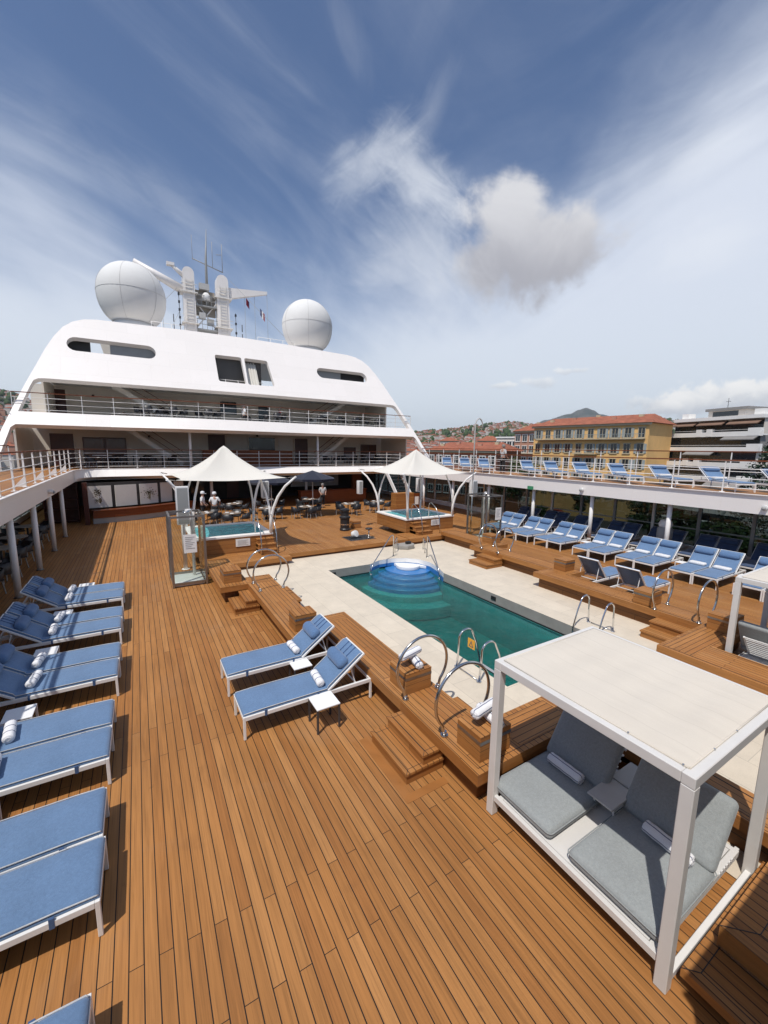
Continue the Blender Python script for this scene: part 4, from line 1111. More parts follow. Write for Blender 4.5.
stair(16.4, 8.55, 12.9, Z3 + .1, 34.2); stair(16.6, 5.75, 13.1, ZU + .1, 33.6)
# long wooden bar front on the first level
g = MB(); g.box(4.2, 11.0, 33.0, 33.7, ZU + .005, ZU + 1.12); g.build('bar_front', 'mahogany', ship, world=True)
g = MB(); g.box(4.15, 11.05, 32.9, 33.8, ZU + 1.122, ZU + 1.17); g.build('bar_top', 'teak_edge', ship, world=True)

# ---- sloping white front
RK = .70; YF0, ZF0 = 29.7, 5.3
def on_front(x, y):
    d = ray(x, y); t = (YF0 + RK * (H - ZF0)) / (d.y - RK * d.z)
    p = Vector((0, 0, H)) + d * t; return (p.x, p.z)
def front3(x, z): return (x, YF0 + RK * (z - ZF0), z)
half = [(9.35, 12.82), (10.05, 12.70), (10.65, 12.42), (11.15, 11.95), (11.6, 11.2), (12.0, 10.3), (12.4, 9.2), (12.85, 8.0), (13.3, 6.7), (13.75, 5.3), (14.05, 4.1), (14.25, 3.1)]
inner = [(13.92, 3.1), (13.72, 4.1), (13.52, 4.9), (13.40, 5.4), (13.2, 5.58)]
hole3 = [(13.12, 6.30), (13.0, 6.7), (12.62, 7.9), (12.5, 8.2), (12.3, 8.33), (12.0, 8.36)]
C0 = 7.64
outer = [(C0 - a, z) for a, z in half[::-1]] + [(C0 - 4, 13.0), (C0, 13.05), (C0 + 4, 13.0)] + [(C0 + a, z) for a, z in half]
outer += [(C0 + a, z) for a, z in inner] + [(C0 - a, z) for a, z in inner[::-1]]
h3 = [(C0 + a, z) for a, z in hole3] + [(C0, 8.42)] + [(C0 - a, z) for a, z in hole3[::-1]]
def capsule(x0, x1, z0, z1, n=8):
    r = (z1 - z0) / 2; zc = (z0 + z1) / 2
    return arc(x1 - r, zc, r, -90, 90, n) + arc(x0 + r, zc, r, 90, 270, n)
def rquad(pts, r=.16, n=4):
    out = []; k = len(pts)
    for i in range(k):
        p0, p1, p2 = Vector(pts[i - 1]), Vector(pts[i]), Vector(pts[(i + 1) % k])
        a = p1 + (p0 - p1).normalized() * r; b = p1 + (p2 - p1).normalized() * r
        for j in range(n + 1):
            t = j / n; q = a.lerp(p1, t).lerp(p1.lerp(b, t), t); out.append((q.x, q.y))
    return out
capL = [on_front(67, 345), on_front(153, 351)]; capR = [on_front(317, 373), on_front(367.5, 378.5)]
zl = 10.75
hL = capsule(-3.32, 1.62, 10.36, 11.32); hR = capsule(13.42, 18.15, 10.30, 11.20)
w1 = rquad([on_front(*p) for p in ((214.5, 354.5), (241, 357.5), (246.5, 384), (219, 381))])
w2 = rquad([on_front(*p) for p in ((244, 358), (267, 361), (275, 386.5), (248.5, 384.5))])
nrm = Vector((0, 1, -RK)).normalized()
mb = fill_holes(outer, [hL, hR, w1, w2, h3], front3, .32, nrm); mb.build('front', 'hull', ship, world=True)
# rooms behind the openings
def backdrop(name, x0, x1, z0, z1, mat, d):
    g = MB(); a, b = Vector(front3(x0, z0)), Vector(front3(x1, z1)); g.box(x0, x1, a.y + d, a.y + d + .08, z0, z1); g.build(name, mat, ship, world=True)
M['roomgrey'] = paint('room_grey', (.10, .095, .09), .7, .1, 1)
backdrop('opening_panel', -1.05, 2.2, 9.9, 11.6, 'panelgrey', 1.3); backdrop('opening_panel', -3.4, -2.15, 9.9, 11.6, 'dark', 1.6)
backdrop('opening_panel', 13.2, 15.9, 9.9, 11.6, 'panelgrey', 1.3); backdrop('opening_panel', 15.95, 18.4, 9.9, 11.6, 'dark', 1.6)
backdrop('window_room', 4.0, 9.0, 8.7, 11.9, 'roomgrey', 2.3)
for (x0, x1) in ((4.55, 5.25), (7.55, 8.55)):
    g = MB(); n = 10
    for i in range(n): g.bar((x0 + (x1 - x0) * (i + .5) / n, 32.95 + .07 * (i % 2), 8.75), (x0 + (x1 - x0) * (i + .5) / n, 34.55 + .07 * (i % 2), 11.3), (x1 - x0) / n * 1.25, .03)
    g.build('curtain', 'tent', ship, world=True)
g = MB()
for k in range(3): g.tube([(4.6, 33.15 + k * .16, 8.98 + k * .24), (8.9, 33.15 + k * .16, 8.98 + k * .24)], .018, 6)
for x in (5.5, 6.1, 7.0, 7.7, 8.3): g.tube([(x, 33.1, 8.7), (x, 33.5, 9.5)], .018, 6)
g.build('window_rail', 'white', ship, world=True)
# top of the superstructure behind the front
g = MB(); g.box(-1.9, 17.2, 35.2, 52, 12.5, 12.75); g.build('top_deck', 'hull', ship, world=True)
for x in (-6.05, 21.25):
    g = MB(); g.box(x, x + .08, 38.0, 52, -1, 5.6); g.build('side_plating', 'hull', ship, world=True)
g = MB(); g.box(-5.9, 21.2, 38.3, 52, 8.4, 8.6); g.build('deck_slab', 'hull2', ship, world=True)

# ---- railings
def railing(label, path, z, hgt, nrail, spacing, cap='mahogany', r=.019, foot=True, out=0.0, capw=.075):
    base = (*path[0], z); t = thing('deck_railing', label, 'railing', base)
    B = Vector(base)
    pts = [Vector((*p, z)) for p in path]
    seglen = [(pts[i + 1] - pts[i]).length for i in range(len(pts) - 1)]; tot = sum(seglen)
    def pt(d):
        for i, L in enumerate(seglen):
            if d <= L or i == len(seglen) - 1:
                return pts[i].lerp(pts[i + 1], min(1, d / L)), (pts[i + 1] - pts[i]).normalized()
            d -= L
    n = max(1, round(tot / spacing)); proto = None
    for i in range(n + 1):
        p, d = pt(tot * i / n)
        g = None
        if proto is None:
            g = MB(); g.bar((0, 0, .026), (0, 0, hgt - .03), .05, .028, up=(1, 0, 0)); g.box(-.07, .07, -.07, .07, .025, .04)
            proto = g.build('post', 'white', t); o = proto
        else:
            o = proto.copy(); COL.objects.link(o); o.parent = t
        o.location = p - B; o.rotation_euler = (0, 0, math.atan2(d.y, d.x))
        if foot and i % 2 == 1:
            g = MB(); g.add([(-.02, -.02, .04), (-.02, .30, .04), (-.02, -.02, .42), (.02, -.02, .04), (.02, .30, .04), (.02, -.02, .42)], [(0, 1, 2), (5, 4, 3), (0, 3, 4, 1), (1, 4, 5, 2), (2, 5, 3, 0)])
            q = g.build('foot_bracket', 'white', t); q.parent = o
            if foot == -1: q.rotation_euler = (0, 0, PI)
    g = MB()
    for k in range(nrail):
        zz_ = hgt * (k + .55) / (nrail + .4)
        for a, b in zip(pts[:-1], pts[1:]): g.tube([a - B + Vector((0, 0, zz_)), b - B + Vector((0, 0, zz_))], r * .75, 6)
    g.build('rails', 'white', t)
    g = MB()
    for a, b in zip(pts[:-1], pts[1:]): g.bar(a - B + Vector((0, 0, hgt)), b - B + Vector((0, 0, hgt)), capw, .045)
    g.build('cap_rail', cap, t)
railing('white upper deck railing with brown cap along the left gallery', [(-3.22, 7.0), (-3.22, 28.4)], ZU, 1.18, 4, 1.55, foot=True)
railing('white upper deck railing with brown cap along the right gallery', [(18.52, -.2), (18.52, 28.4)], ZU, 1.18, 3, 1.68, foot=False)
railing('white railing with brown cap across the first level of the superstructure', [(-3.22, 28.4)] + [(x, y + .12) for x, y in arc(-1.5, FY - 1.6, 1.72, 180, 90, 4)[1:]] + [(x, y + .12) for x, y in arc(16.8, FY - 1.6, 1.72, 90, 0, 4)[:-1]] + [(18.52, 28.4)], ZU, 1.18, 4, 1.5, foot=False)
railing('brown capped outer railing along the outboard edge of the right upper deck', [(21.3, -.2), (21.3, 30.0)], ZU, 1.5, 3, 1.9, foot=False)
railing('brown capped outer railing along the outboard edge of the left upper deck', [(-6.0, 7.0), (-6.0, 30.0)], ZU, 1.35, 3, 1.9, foot=False)
b3 = bulge(-5.75, 21.05, 30.7, .7, -1.2, 11.3, 37.5)[:-2]
railing('white railing across the second level of the superstructure under the sloping front', b3, Z3 - .02, 1.12, 3, 1.55, foot=False, capw=.06)
g = MB()
r0 = thing('roof_railing', 'thin white railing on the roof between the mast and the domes', 'railing', (1.6, 36, 12.75))
for x0, x1 in ((1.6, 3.6), (9.4, 12.6)):
    for z in (.45, .9): g.tube([(x0, 36.6, 12.75 + z), (x1, 36.6, 12.75 + z)], .018, 6)
    for i in range(4): x = x0 + (x1 - x0) * i / 3; g.tube([(x, 36.6, 12.75), (x, 36.6, 13.65)], .018, 6)
g.build('rails', 'white', r0, world=True)

# ---- radomes
def radome(label, x, y, z, r):
    t = thing('radome', label, 'radar dome', (x, y, z))
    prof = []
    for i in range(0, 25):
        a = R(-62 + 152 * i / 24); rr = r * math.cos(a); zz_ = r * math.sin(a)
        if a < 0: rr = r * (math.cos(a) ** .72)
        prof.append((max(rr, .001), zz_))
    prof = [(prof[0][0] * 1.02, prof[0][1] - .30), (prof[0][0] * 1.02, prof[0][1])] + prof
    s = MB(); s.lathe(prof, (0, 0, 0), 40); s.build('dome', 'dome', t, smooth=True)
    s = MB()
    s.tube([((r + .006) * math.cos(2 * PI * i / 48), (r + .006) * math.sin(2 * PI * i / 48), .02) for i in range(48)], .009, 5, closed=True)
    rb = prof[0][0] + .01
    s.tube([(rb * math.cos(2 * PI * i / 40), rb * math.sin(2 * PI * i / 40), prof[1][1]) for i in range(40)], .03, 5, closed=True)
    for k in range(6):
        th = R(60 * k + 12); s.tube([((q + .006) * math.cos(th), (q + .006) * math.sin(th), zq) for q, zq in prof[2:-1]], .008, 5)
    s.build('seam', 'seamc', t)
    s = MB(); s.cyl((0, 0, 12.75 - z), rb * .92, prof[0][1] - 12.75 + z, 24); s.build('pedestal', 'panelgrey', t)
M['dome'] = paint('dome_white', (.70, .69, .665), .85, .03, .5, spec=.2)
M['seamc'] = paint('dome_seam', (.40, .39, .38), .8, .05, 1)
radome('large white radar dome on the left side of the roof', .52, 39.4, 16.0, 2.36)
radome('large white radar dome on the right side of the roof', 14.85, 39.4, 15.95, 2.36)

# ---- mast
mast = thing('radar_mast', 'white lattice radar mast with two rounded towers between the domes', 'mast', (7.0, 46, 12.75))
def tower(x0, x1, z1, y):
    g = MB(); n = 8; hw = (x1 - x0) / 2; cx = (x0 + x1) / 2
    prof = [(x0 - .05, 12.76), (x1 + .05, 12.76)] + arc(cx, z1 - hw, hw, 0, 180, 10)
    vs = [(x, y - .5, z) for x, z in prof] + [(x, y + .5, z) for x, z in prof]; k = len(prof)
    g.add(vs, [tuple(range(k)), tuple(range(k, 2 * k))[::-1]] + [(i, (i + 1) % k, k + (i + 1) % k, k + i) for i in range(k)])
    o = g.build('tower', 'hull', mast, world=True)
    g = MB()
    for j in range(26):
        z = 13.2 + j * (z1 - 14.2) / 26; g.box(cx - .28, cx + .28, y - .56, y - .53, z, z + .05)
    for sx in (-.3, .3): g.bar((cx + sx, y - .56, 13.0), (cx + sx, y - .56, z1 - 1), .04, .04)
    g.build('ladder', 'hull2', mast, world=True).parent = o
tower(4.85, 5.85, 21.3, 46); tower(7.85, 8.95, 21.2, 46)
for x0, x1 in ((4.62, 6.08), (7.62, 9.23)):
    for z in (16.2, 19.0):
        g = MB(); g.box(x0, x1, 45.3, 46.7, z, z + .09); g.build('gallery_ring', 'hull2', mast, world=True)
        g = MB(); g.tube([(x0, 45.3, z + .75), (x1, 45.3, z + .75)], .025, 5); g.tube([(x0, 45.3, z + .4), (x1, 45.3, z + .4)], .02, 5); g.build('gallery_rail', 'hull2', mast, world=True)
for z, x0, x1 in ((16.9, 6.15, 6.75), (16.4, 6.9, 7.5), (19.6, 6.3, 7.2), (14.2, 6.2, 7.4)):
    g = MB(); g.box(x0, x1, 45.7, 46.2, z, z + .55); g.build('equipment_box', 'panelgrey2', mast, world=True)
g = MB(); g.lathe([(0, 0), (.38, .05), (.38, .5), (.2, .75), (0, .8)], (6.9, 45.9, 18.6), 16); g.build('small_dome', 'dome', mast, world=True)
g = MB(); g.box(5.95, 7.75, 46.2, 46.5, 17.3, 19.6); g.build('mast_panel', 'mastpanel', mast, world=True)
g = MB(); g.box(5.95, 7.75, 46.2, 46.5, 13.4, 14.9); g.build('mast_panel', 'mastpanel', mast, world=True)
for z, th in ((15.8, .9), (18.0, .35)):
    g = MB(); g.box(5.9, 7.8, 45.6, 46.6, z, z + .12)
    for i in range(5): g.bar((5.95 + i * .45, 45.6, z + .12), (5.95 + i * .45, 45.6, z + 1.0), .04, .04)
    g.bar((5.9, 45.6, z + 1.0), (7.8, 45.6, z + 1.0), .05, .05); g.bar((5.9, 45.6, z + .55), (7.8, 45.6, z + .55), .04, .04)
    g.build('platform', 'panelgrey', mast, world=True)
g = MB(); g.bar((5.9, 46, 16), (7.8, 46, 18.5), .1, .1); g.bar((7.8, 46, 16), (5.9, 46, 18.5), .1, .1); g.bar((5.9, 46, 13.0), (7.8, 46, 15.6), .1, .1); g.build('brace', 'hull', mast, world=True)
g = MB(); g.tube([(.9, 46, 20.95), (5.0, 46, 19.2)], [.26, .44], 12); g.tube([(3.9, 45.6, 21.2), (5.1, 45.8, 20.4)], [.14, .26], 8); g.box(3.55, 4.2, 45.4, 45.9, 21.1, 21.35); g.build('yard_arm', 'hull', mast, world=True)
g = MB(); 
g.add([(9.0, 45.7, 19.2), (12.9, 45.85, 20.35), (12.9, 45.85, 20.62), (9.0, 45.7, 20.2), (9.0, 46.3, 19.2), (12.9, 46.15, 20.35), (12.9, 46.15, 20.62), (9.0, 46.3, 20.2)], [(0, 1, 2, 3), (7, 6, 5, 4), (0, 4, 5, 1), (3, 2, 6, 7), (1, 5, 6, 2), (0, 3, 7, 4)]); g.build('yard_arm', 'hull', mast, world=True)
g = MB(); g.tube([(7.0, 46, 18.0), (7.05, 46, 22.5), (7.2, 46, 25.2)], [.16, .10, .02], 8)
g.tube([(5.8, 46, 22.3), (8.6, 46, 21.6)], .045, 6); g.tube([(8.55, 46, 21.6), (8.55, 46, 24.2)], .03, 5); g.tube([(5.85, 46, 22.2), (5.85, 46, 24.4)], .02, 5); g.tube([(7.65, 46, 21.9), (7.65, 46, 24.2)], .025, 5); g.tube([(8.0, 46, 23.1), (8.5, 46, 23.2)], .03, 5); g.build('antenna', 'panelgrey', mast, world=True)
g = MB()
for x, zs in ((4.45, (15.2, 15.9, 16.6, 17.3, 18.0, 18.7)), (9.6, (14.5, 15.2, 15.9, 16.8, 17.6))):
    g.tube([(x, 45.8, zs[0] - .6), (x, 45.8, zs[-1] + .3)], .03, 5)
    for z in zs: g.box(x - .08, x + .08, 45.7, 45.9, z, z + .2)
for x in (3.9, 10.2):
    for z in (14.4, 15.3, 16.2): g.tube([(x, 45.8, z), (x, 45.8, z + .7)], .045, 6)
g.build('navigation_lights', 'charcoal', mast, world=True)
g = MB()
for a, b in (((12.9, 46, 20.4), (12.9, 46, 13)), ((11.6, 46, 20.0), (11.6, 46, 13)), ((10.6, 46, 19.7), (10.6, 46, 13)), ((9.2, 46, 21.0), (14.6, 42, 14.4)), ((4.9, 46, 20), (1.5, 44, 15.6)), ((4.6, 46, 17.6), (2.6, 44, 13.2)), ((2.9, 46, 20.3), (3.1, 46, 13))): g.tube([a, b], .016, 4)
g.build('stay', 'panelgrey', mast, world=True)
M['flagred'] = paint('flag_red', (.28, .03, .04), .8, .1, 4); M['flagblue'] = paint('flag_blue', (.05, .06, .14), .8, .1, 4)
for lab, p, dx, mts in (('small dark red flag hanging from the right yard of the mast', (10.75, 46, 18.35), .5, ('flagred', 'flagred', 'flagblue')), ('small blue, white and red flag hanging from the right yard of the mast', (12.15, 46, 17.6), .75, ('flagblue', 'white', 'flagred'))):
    t = thing('signal_flag', lab, 'flag', p)
    dx *= .6
    for k, mt in enumerate(mts):
        g = MB(); a = dx * k / 3; b = dx * (k + 1) / 3
        g.add([(a, .02, 1.3 - a * 1.2), (b, -.03, 1.3 - b * 1.2), (b, -.02, .6 - b * 1.3), (a, .03, .65 - a * 1.3), (a, .04, 1.3 - a * 1.2), (b, -.01, 1.3 - b * 1.2), (b, .0, .6 - b * 1.3), (a, .05, .65 - a * 1.3)], [(0, 1, 2, 3), (7, 6, 5, 4)]); g.build('flag_band', mt, t)
t = thing('stay_cable', 'thin dark cable slanting down to the left end of the superstructure', 'cable', (-7.2, 30, 9.4))
g = MB(); g.tube([(-1.6, 0, 1.7), (.9, -.1, -2.1)], .02, 5); g.build('wire', 'charcoal', t)

# lamps on the fascia, sign
for lab, x, y, z, sx in (('round white deck lamp on the left gallery fascia above the pillars', -3.1, 20.6, 2.66, 1), ('round white deck lamp on the right gallery fascia above the second pillar', 18.4, 12.0, 2.68, -1), ('round white deck lamp on the right gallery fascia at the right edge', 18.4, 5.2, 2.68, -1)):
    t = thing('deck_lamp', lab, 'lamp', (x, y, z)); g = MB(); g.cyl((0, 0, -.07), .09, .14, 16); g.xform(Matrix.Rotation(R(90), 4, 'Y')); g.xform(Matrix.Translation((sx * .09, 0, 0))); g.build('housing', 'lamp', t, bevel=.02)
    g = MB(); g.ball((sx * .17, 0, -.03), .065, 12); g.build('lens', 'panelgrey', t)
t = thing('exit_sign', 'small green sign on the right gallery fascia', 'sign', (18.38, 15.05, 2.5)); g = MB(); g.box(-.04, 0, -.18, .18, -.09, .09); g.build('plate', 'greenlamp', t)
t = thing('curved_lamp_post', 'tall slim post with a hooked top right of the right canopy', 'post', (15.2, 16.2, 0))
g = MB(); g.tube([(0, 0, .02), (0, 0, 5.7)] + [(.26 - .26 * math.cos(R(a)), 0, 5.7 + .42 * math.sin(R(a))) for a in range(15, 166, 15)] + [(.53, 0, 5.62)], .035, 8); g.build('shaft', 'panelgrey2', t)
g = MB(); g.cyl((0, 0, .004), .11, .03, 14); g.build('base_flange', 'panelgrey2', t)

# ---- bar at the left of the forward recess
bar = thing('bar_counter', 'curved red brown bar with five white art panels behind it on the left', 'bar', (0, 29, 0))
P0, P1 = Vector((-2.35, 28.35)), Vector((3.1, 30.9))
def bp(f, off=0): 
    d = (P1 - P0); n = Vector((-d.y, d.x)).normalized(); return P0 + d * f + n * (off - .45 * math.sin(PI * f))
def ribbon(z0, z1, off, mat, name, f0=0, f1=1, n=14, th=.1, parent=None):
    g = MB(); a = [bp(f0 + (f1 - f0) * i / n, off) for i in range(n + 1)]; b = [bp(f0 + (f1 - f0) * i / n, off + th) for i in range(n + 1)]
    g.prism([(p.x, p.y) for p in a] + [(p.x, p.y) for p in b[::-1]], z0, z1); o = g.build(name, mat, bar, world=True)
    if parent: o.parent = parent
    return o
ribbon(.005, .33, .06, 'panelgrey', 'plinth'); ribbon(.331, .74, 0, 'mahogany', 'counter_front'); ribbon(.741, .79, -.10, 'mahogany', 'counter_top', th=.5)
ribbon(.80, 2.3, .9, 'dark', 'back_wall', th=.15)
M['art'] = paint('art_panel', (.60, .57, .52), .5, .04, 2)
M['artink'] = paint('art_drawing', (.13, .105, .06), .7, .3, 9)
fr = [(.0, .215), (.235, .44), (.46, .66), (.68, .83), (.85, .985)]
for k, (f0, f1) in enumerate(fr):
    p = ribbon(.84, 2.12, .84, 'art', 'art_panel', f0 + .006, f1 - .006, 4, .05)
    if k in (0, 2, 4):   # sepia plant motifs
        g = MB(); random.seed(k)
        c = bp((f0 + f1) / 2, .82); d = (P1 - P0).normalized(); W_ = (P1 - P0).length * (f1 - f0)
        cz = 1.54 if k else 1.5
        for i in range(150):
            if k == 0: a, b = random.gauss(-.05, .13), random.choice((.22, -.22, .3)) + random.gauss(0, .09)
            else:
                rr = abs(random.gauss(0, .2)); th = random.uniform(0, 2 * PI); a, b = rr * math.cos(th) * (1 if k == 2 else .7), rr * math.sin(th)
            q = c + d * a; r_ = random.uniform(.012, .035)
            g.add([(q.x + d.x * r_ * math.cos(t_), q.y + d.y * r_ * math.cos(t_) - .004, cz + b + r_ * math.sin(t_)) for t_ in (0, 1.05, 2.1, 3.14, 4.2, 5.25)], [(0, 1, 2, 3, 4, 5)])
        for i in range(3):
            q = c + d * random.gauss(0, .03); g.bar((q.x, q.y - .003, cz - .4), (q.x + d.x * .03, q.y - .003 + d.y * .03, cz - .1), .035, .006)
        o = g.build('plant_drawing', 'artink', bar, world=True); o.parent = p
random.seed(11)
g = MB(); g.box(-2.75, -2.52, 28.2, 28.45, .004, 2.4); g.build('end_column', 'door', bar, world=True)
t = thing('shelf_unit', 'dark open shelves with bottles to the left of the bar', 'shelf', (-3.9, 29.6, 0))
g = MB()
for z in (.1, .75, 1.35, 1.95): g.box(-.8, .8, -.2, .2, z, z + .05)
for x in (-.8, .75): g.box(x, x + .05, -.2, .2, .004, 2.3)
g.box(-.8, .8, .2, .24, .004, 2.3); g.build('rack', 'door', t)

# bar at the right of the recess
t = thing('bar_counter', 'long red brown bar counter beyond the right hot tub', 'bar', (14.0, 31.5, 0))
g = MB(); g.box(-3.0, 2.9, -.3, .3, .004, 1.05); g.build('counter_front', 'mahogany', t)
g = MB(); g.box(-3.05, 2.95, -.42, .4, 1.052, 1.10); g.build('counter_top', 'mahogany', t)
g = MB(); g.box(2.5, 3.4, 1.5, 1.8, .004, 2.4); g.build('end_panel', 'mahogany', t)
g = MB(); g.box(-2.9, 1.5, 2.4, 2.5, 1.2, 2.2); g.build('back_panel', 'panelgrey', t)
t = thing('cabinet', 'light wooden cabinet with a white notice at the far right below the stairs', 'cabinet', (17.3, 25.6, 0))
g = MB(); g.box(-1.1, .5, -.35, .35, .004, 1.25); g.build('body', 'teak_side', t); g = MB(); g.box(.501, 1.05, -.3, .35, .004, 1.2); g.build('side_part', 'mahogany', t)
g = MB(); g.box(.62, .95, -.33, -.305, .35, .95); g.build('notice', 'paper', t)
t = thing('outer_stairs', 'dark stairs with a white stringer at the far right of the recess', 'stairs', (18.2, 28.3, 0))
g = MB()
for k in range(9): g.box(-.9 + .0 * k, .3, -.1 - k * .24, .12 - k * .24, 2.55 - k * .27, 2.60 - k * .27)
g.build('treads', 'charcoal', t); g = MB(); g.bar((.36, .15, 2.7), (.36, -2.3, .1), .06, .32); g.bar((-.95, .15, 2.7), (-.95, -2.3, .1), .06, .32); g.build('stringer', 'white', t)

# ---- furniture of the cafe
def table(label, x, y, z, r=.42, cloth='paper', group=None, h=.74, sets=0):
    t = thing('cafe_table', label, 'table', (x, y, z), 0, group)
    g = MB(); g.cyl((0, 0, h - .03), r, .03, 24); g.build('table_top', cloth, t)
    for k in range(sets):
        g = MB(); a = 2.1 * k + x; g.cyl((r * .62 * math.cos(a), r * .62 * math.sin(a), h + .002), .11, .02, 14); g.build('plate', 'paper', t)
    g = MB(); g.cyl((0, 0, .02), .04, h - .051, 10); g.cyl((0, 0, .004), .22, .016, 16); g.build('pedestal', 'charcoal', t)
    return t
def chair(label, x, y, z, rot, group):
    t = thing('cafe_chair', label, 'chair', (x, y, z), rot, group)
    soft_box(-.24, .24, -.23, .23, .41, .47, .02, .01).build('seat', 'black', t)
    g = MB()
    a_ = [(-.20 + .0, -.24), (-.24, -.12), (-.26, 0), (-.24, .12), (-.20, .24), (-.05, .28), (.12, .27)]
    a_ = [(.12, -.27), (-.05, -.28)] + a_
    vs = []
    for (x_, y_) in a_: vs += [(x_, y_, .47), (x_ - .05, y_, .80 if x_ < -.1 else .68)]
    vs += [(v[0] + .02, v[1] * .93, v[2]) for v in vs]; n = len(a_); o = 2 * n
    fs = [(2 * i, 2 * i + 1, 2 * i + 3, 2 * i + 2) for i in range(n - 1)] + [(o + 2 * i, o + 2 * i + 2, o + 2 * i + 3, o + 2 * i + 1) for i in range(n - 1)] + [(2 * i + 1, o + 2 * i + 1, o + 2 * i + 3, 2 * i + 3) for i in range(n - 1)] + [(0, o, o + 1, 1), (2 * n - 2, 2 * n - 1, o + 2 * n - 1, o + 2 * n - 2)]
    g.add(vs, fs, True); g.build('backrest', 'black', t)
    for sx in (-1, 1):
        for sy in (-1, 1):
            g = MB(); g.bar((sx * .19, sy * .18, .41), (sx * .23, sy * .22, .004), .025, .025, up=(1, 0, 0)); g.build('leg', 'panelgrey', t)
    return t
c0 = chair('black cafe chair', 0, 0, 0, 0, 'x'); c0_used = [False]
def put_chair(label, x, y, z, rot, group):
    if not c0_used[0]:
        c0.location = (x, y, z); c0.rotation_euler = (0, 0, rot); c0['label'] = label; c0['group'] = group; c0_used[0] = True
    else: dup(c0, (x, y, z), rot, label, group)
spots = [(3.1, 25.3, 0, 'cafe table behind the two white capped crew'), (4.5, 24.5, 0, 'cafe table seen through the left canopy posts'), (6.75, 25.6, 0, 'cafe table right of the left canopy'), (9.25, 25.2, 0, 'cafe table under the dark parasol, left of the black pedestal'), (12.3, 25.3, 0, 'cafe table left of the right canopy post'), (14.75, 25.5, 0, 'cafe table behind the right hot tub'),
         (5.4, 28.6, 0, 'cafe table deep in the shade behind the left canopy'), (8.0, 29.2, 0, 'cafe table deep in the shade left of the parasol'), (10.8, 28.8, 0, 'cafe table deep in the shade in front of the bar')]
for k, (x, y, z, lab) in enumerate(spots):
    table(lab, x, y, z, .50, 'place', 'tables of the deck cafe', sets=3)
    for j in range(4):
        a = PI / 4 + j * PI / 2 + .3 * k
        put_chair(f'black cafe chair at the {lab}', x + .74 * math.cos(a), y + .74 * math.sin(a), z, a + PI, f'chairs round the {lab}')
for k, (x, y) in enumerate(((-4.5, 15.6), (-4.45, 17.4), (-4.5, 19.7), (-4.55, 21.9), (-4.6, 24.6))):
    lab = f'table under the left gallery, {["nearest", "second nearest", "third", "fourth", "farthest"][k]}'
    table(lab, x, y, 0, .45, 'panelgrey', 'tables under the left gallery')
    for j in range(4):
        a = PI / 4 + j * PI / 2
        put_chair(f'black chair at the {lab}', x + .70 * math.cos(a), y + .70 * math.sin(a), 0, a + PI, f'chairs at the {lab}')
for k, (x, y, z, fl) in enumerate([(-1.9, 32.0, ZU, 'first'), (-.2, 32.2, ZU, 'first'), (1.5, 32.0, ZU, 'first'), (14.0, 31.9, ZU, 'first'), (15.8, 32.2, ZU, 'first'), (17.6, 32.0, ZU, 'first'), (19.2, 32.4, ZU, 'first'),
                        (.9, 32.2, Z3, 'second'), (2.4, 32.3, Z3, 'second'), (4.6, 32.3, Z3, 'second'), (9.4, 32.1, Z3, 'second'), (13.0, 32.4, Z3, 'second'), (14.6, 32.4, Z3, 'second'), (16.2, 32.4, Z3, 'second'), (18.4, 32.4, Z3, 'second')]):
    w = ['at the left end', 'second from the left', 'third from the left', 'fourth from the left', 'fifth from the left', 'sixth from the left', 'at the right end', 'at the left by the stairs', 'second from the left stairs', 'left of the seated guests', 'beside the seated guests', 'right of the middle', 'fourth from the right end', 'second from the right end', 'at the far right end'][k]
    lab = f'table behind the {fl} level railing, {w}'
    table(lab, x, y, z, .52, 'paper' if fl == 'first' else 'panelgrey', f'tables on the {fl} level', .80)
    for j in range(2 if fl == 'first' else 3):
        a = PI * j + .5 if fl == 'first' else 2.1 * j + .4
        put_chair(f'black chair at the {lab}', x + .66 * math.cos(a), y + .66 * math.sin(a), z, a + PI, f'chairs at the {lab}')
# parasol
t = thing('parasol', 'dark navy parasol over a cafe table in front of the right bar', 'parasol', (10.0, 26.0, 0))
g = MB(); n = 8; vs = [(0, 0, 3.02)] + [(1.55 * math.cos(2 * PI * i / n), 1.55 * math.sin(2 * PI * i / n), 2.50) for i in range(n)]; vs += [(x * .99, y * .99, z - .14) for x, y, z in vs[1:]]
g.add(vs, [(0, 1 + i, 1 + (i + 1) % n) for i in range(n)] + [(1 + i, 9 + i, 9 + (i + 1) % n, 1 + (i + 1) % n) for i in range(n)]); g.build('canopy', 'navy', t)
g = MB(); g.cyl((0, 0, .05), .03, 2.95, 10); g.build('pole', 'white', t); g = MB(); g.cyl((0, 0, .004), .3, .06, 16); g.build('base', 'charcoal', t)
t = thing('parasol', 'second dark parasol behind the left canopy', 'parasol', (7.6, 27.4, 0))
g = MB(); g.add([(x, y, z - .25) for x, y, z in vs], [(0, 1 + i, 1 + (i + 1) % n) for i in range(n)] + [(1 + i, 9 + i, 9 + (i + 1) % n, 1 + (i + 1) % n) for i in range(n)]); g.build('canopy', 'navy', t)
g = MB(); g.cyl((0, 0, .05), .03, 2.7, 10); g.build('pole', 'white', t); g = MB(); g.cyl((0, 0, .004), .3, .06, 16); g.build('base', 'charcoal', t)
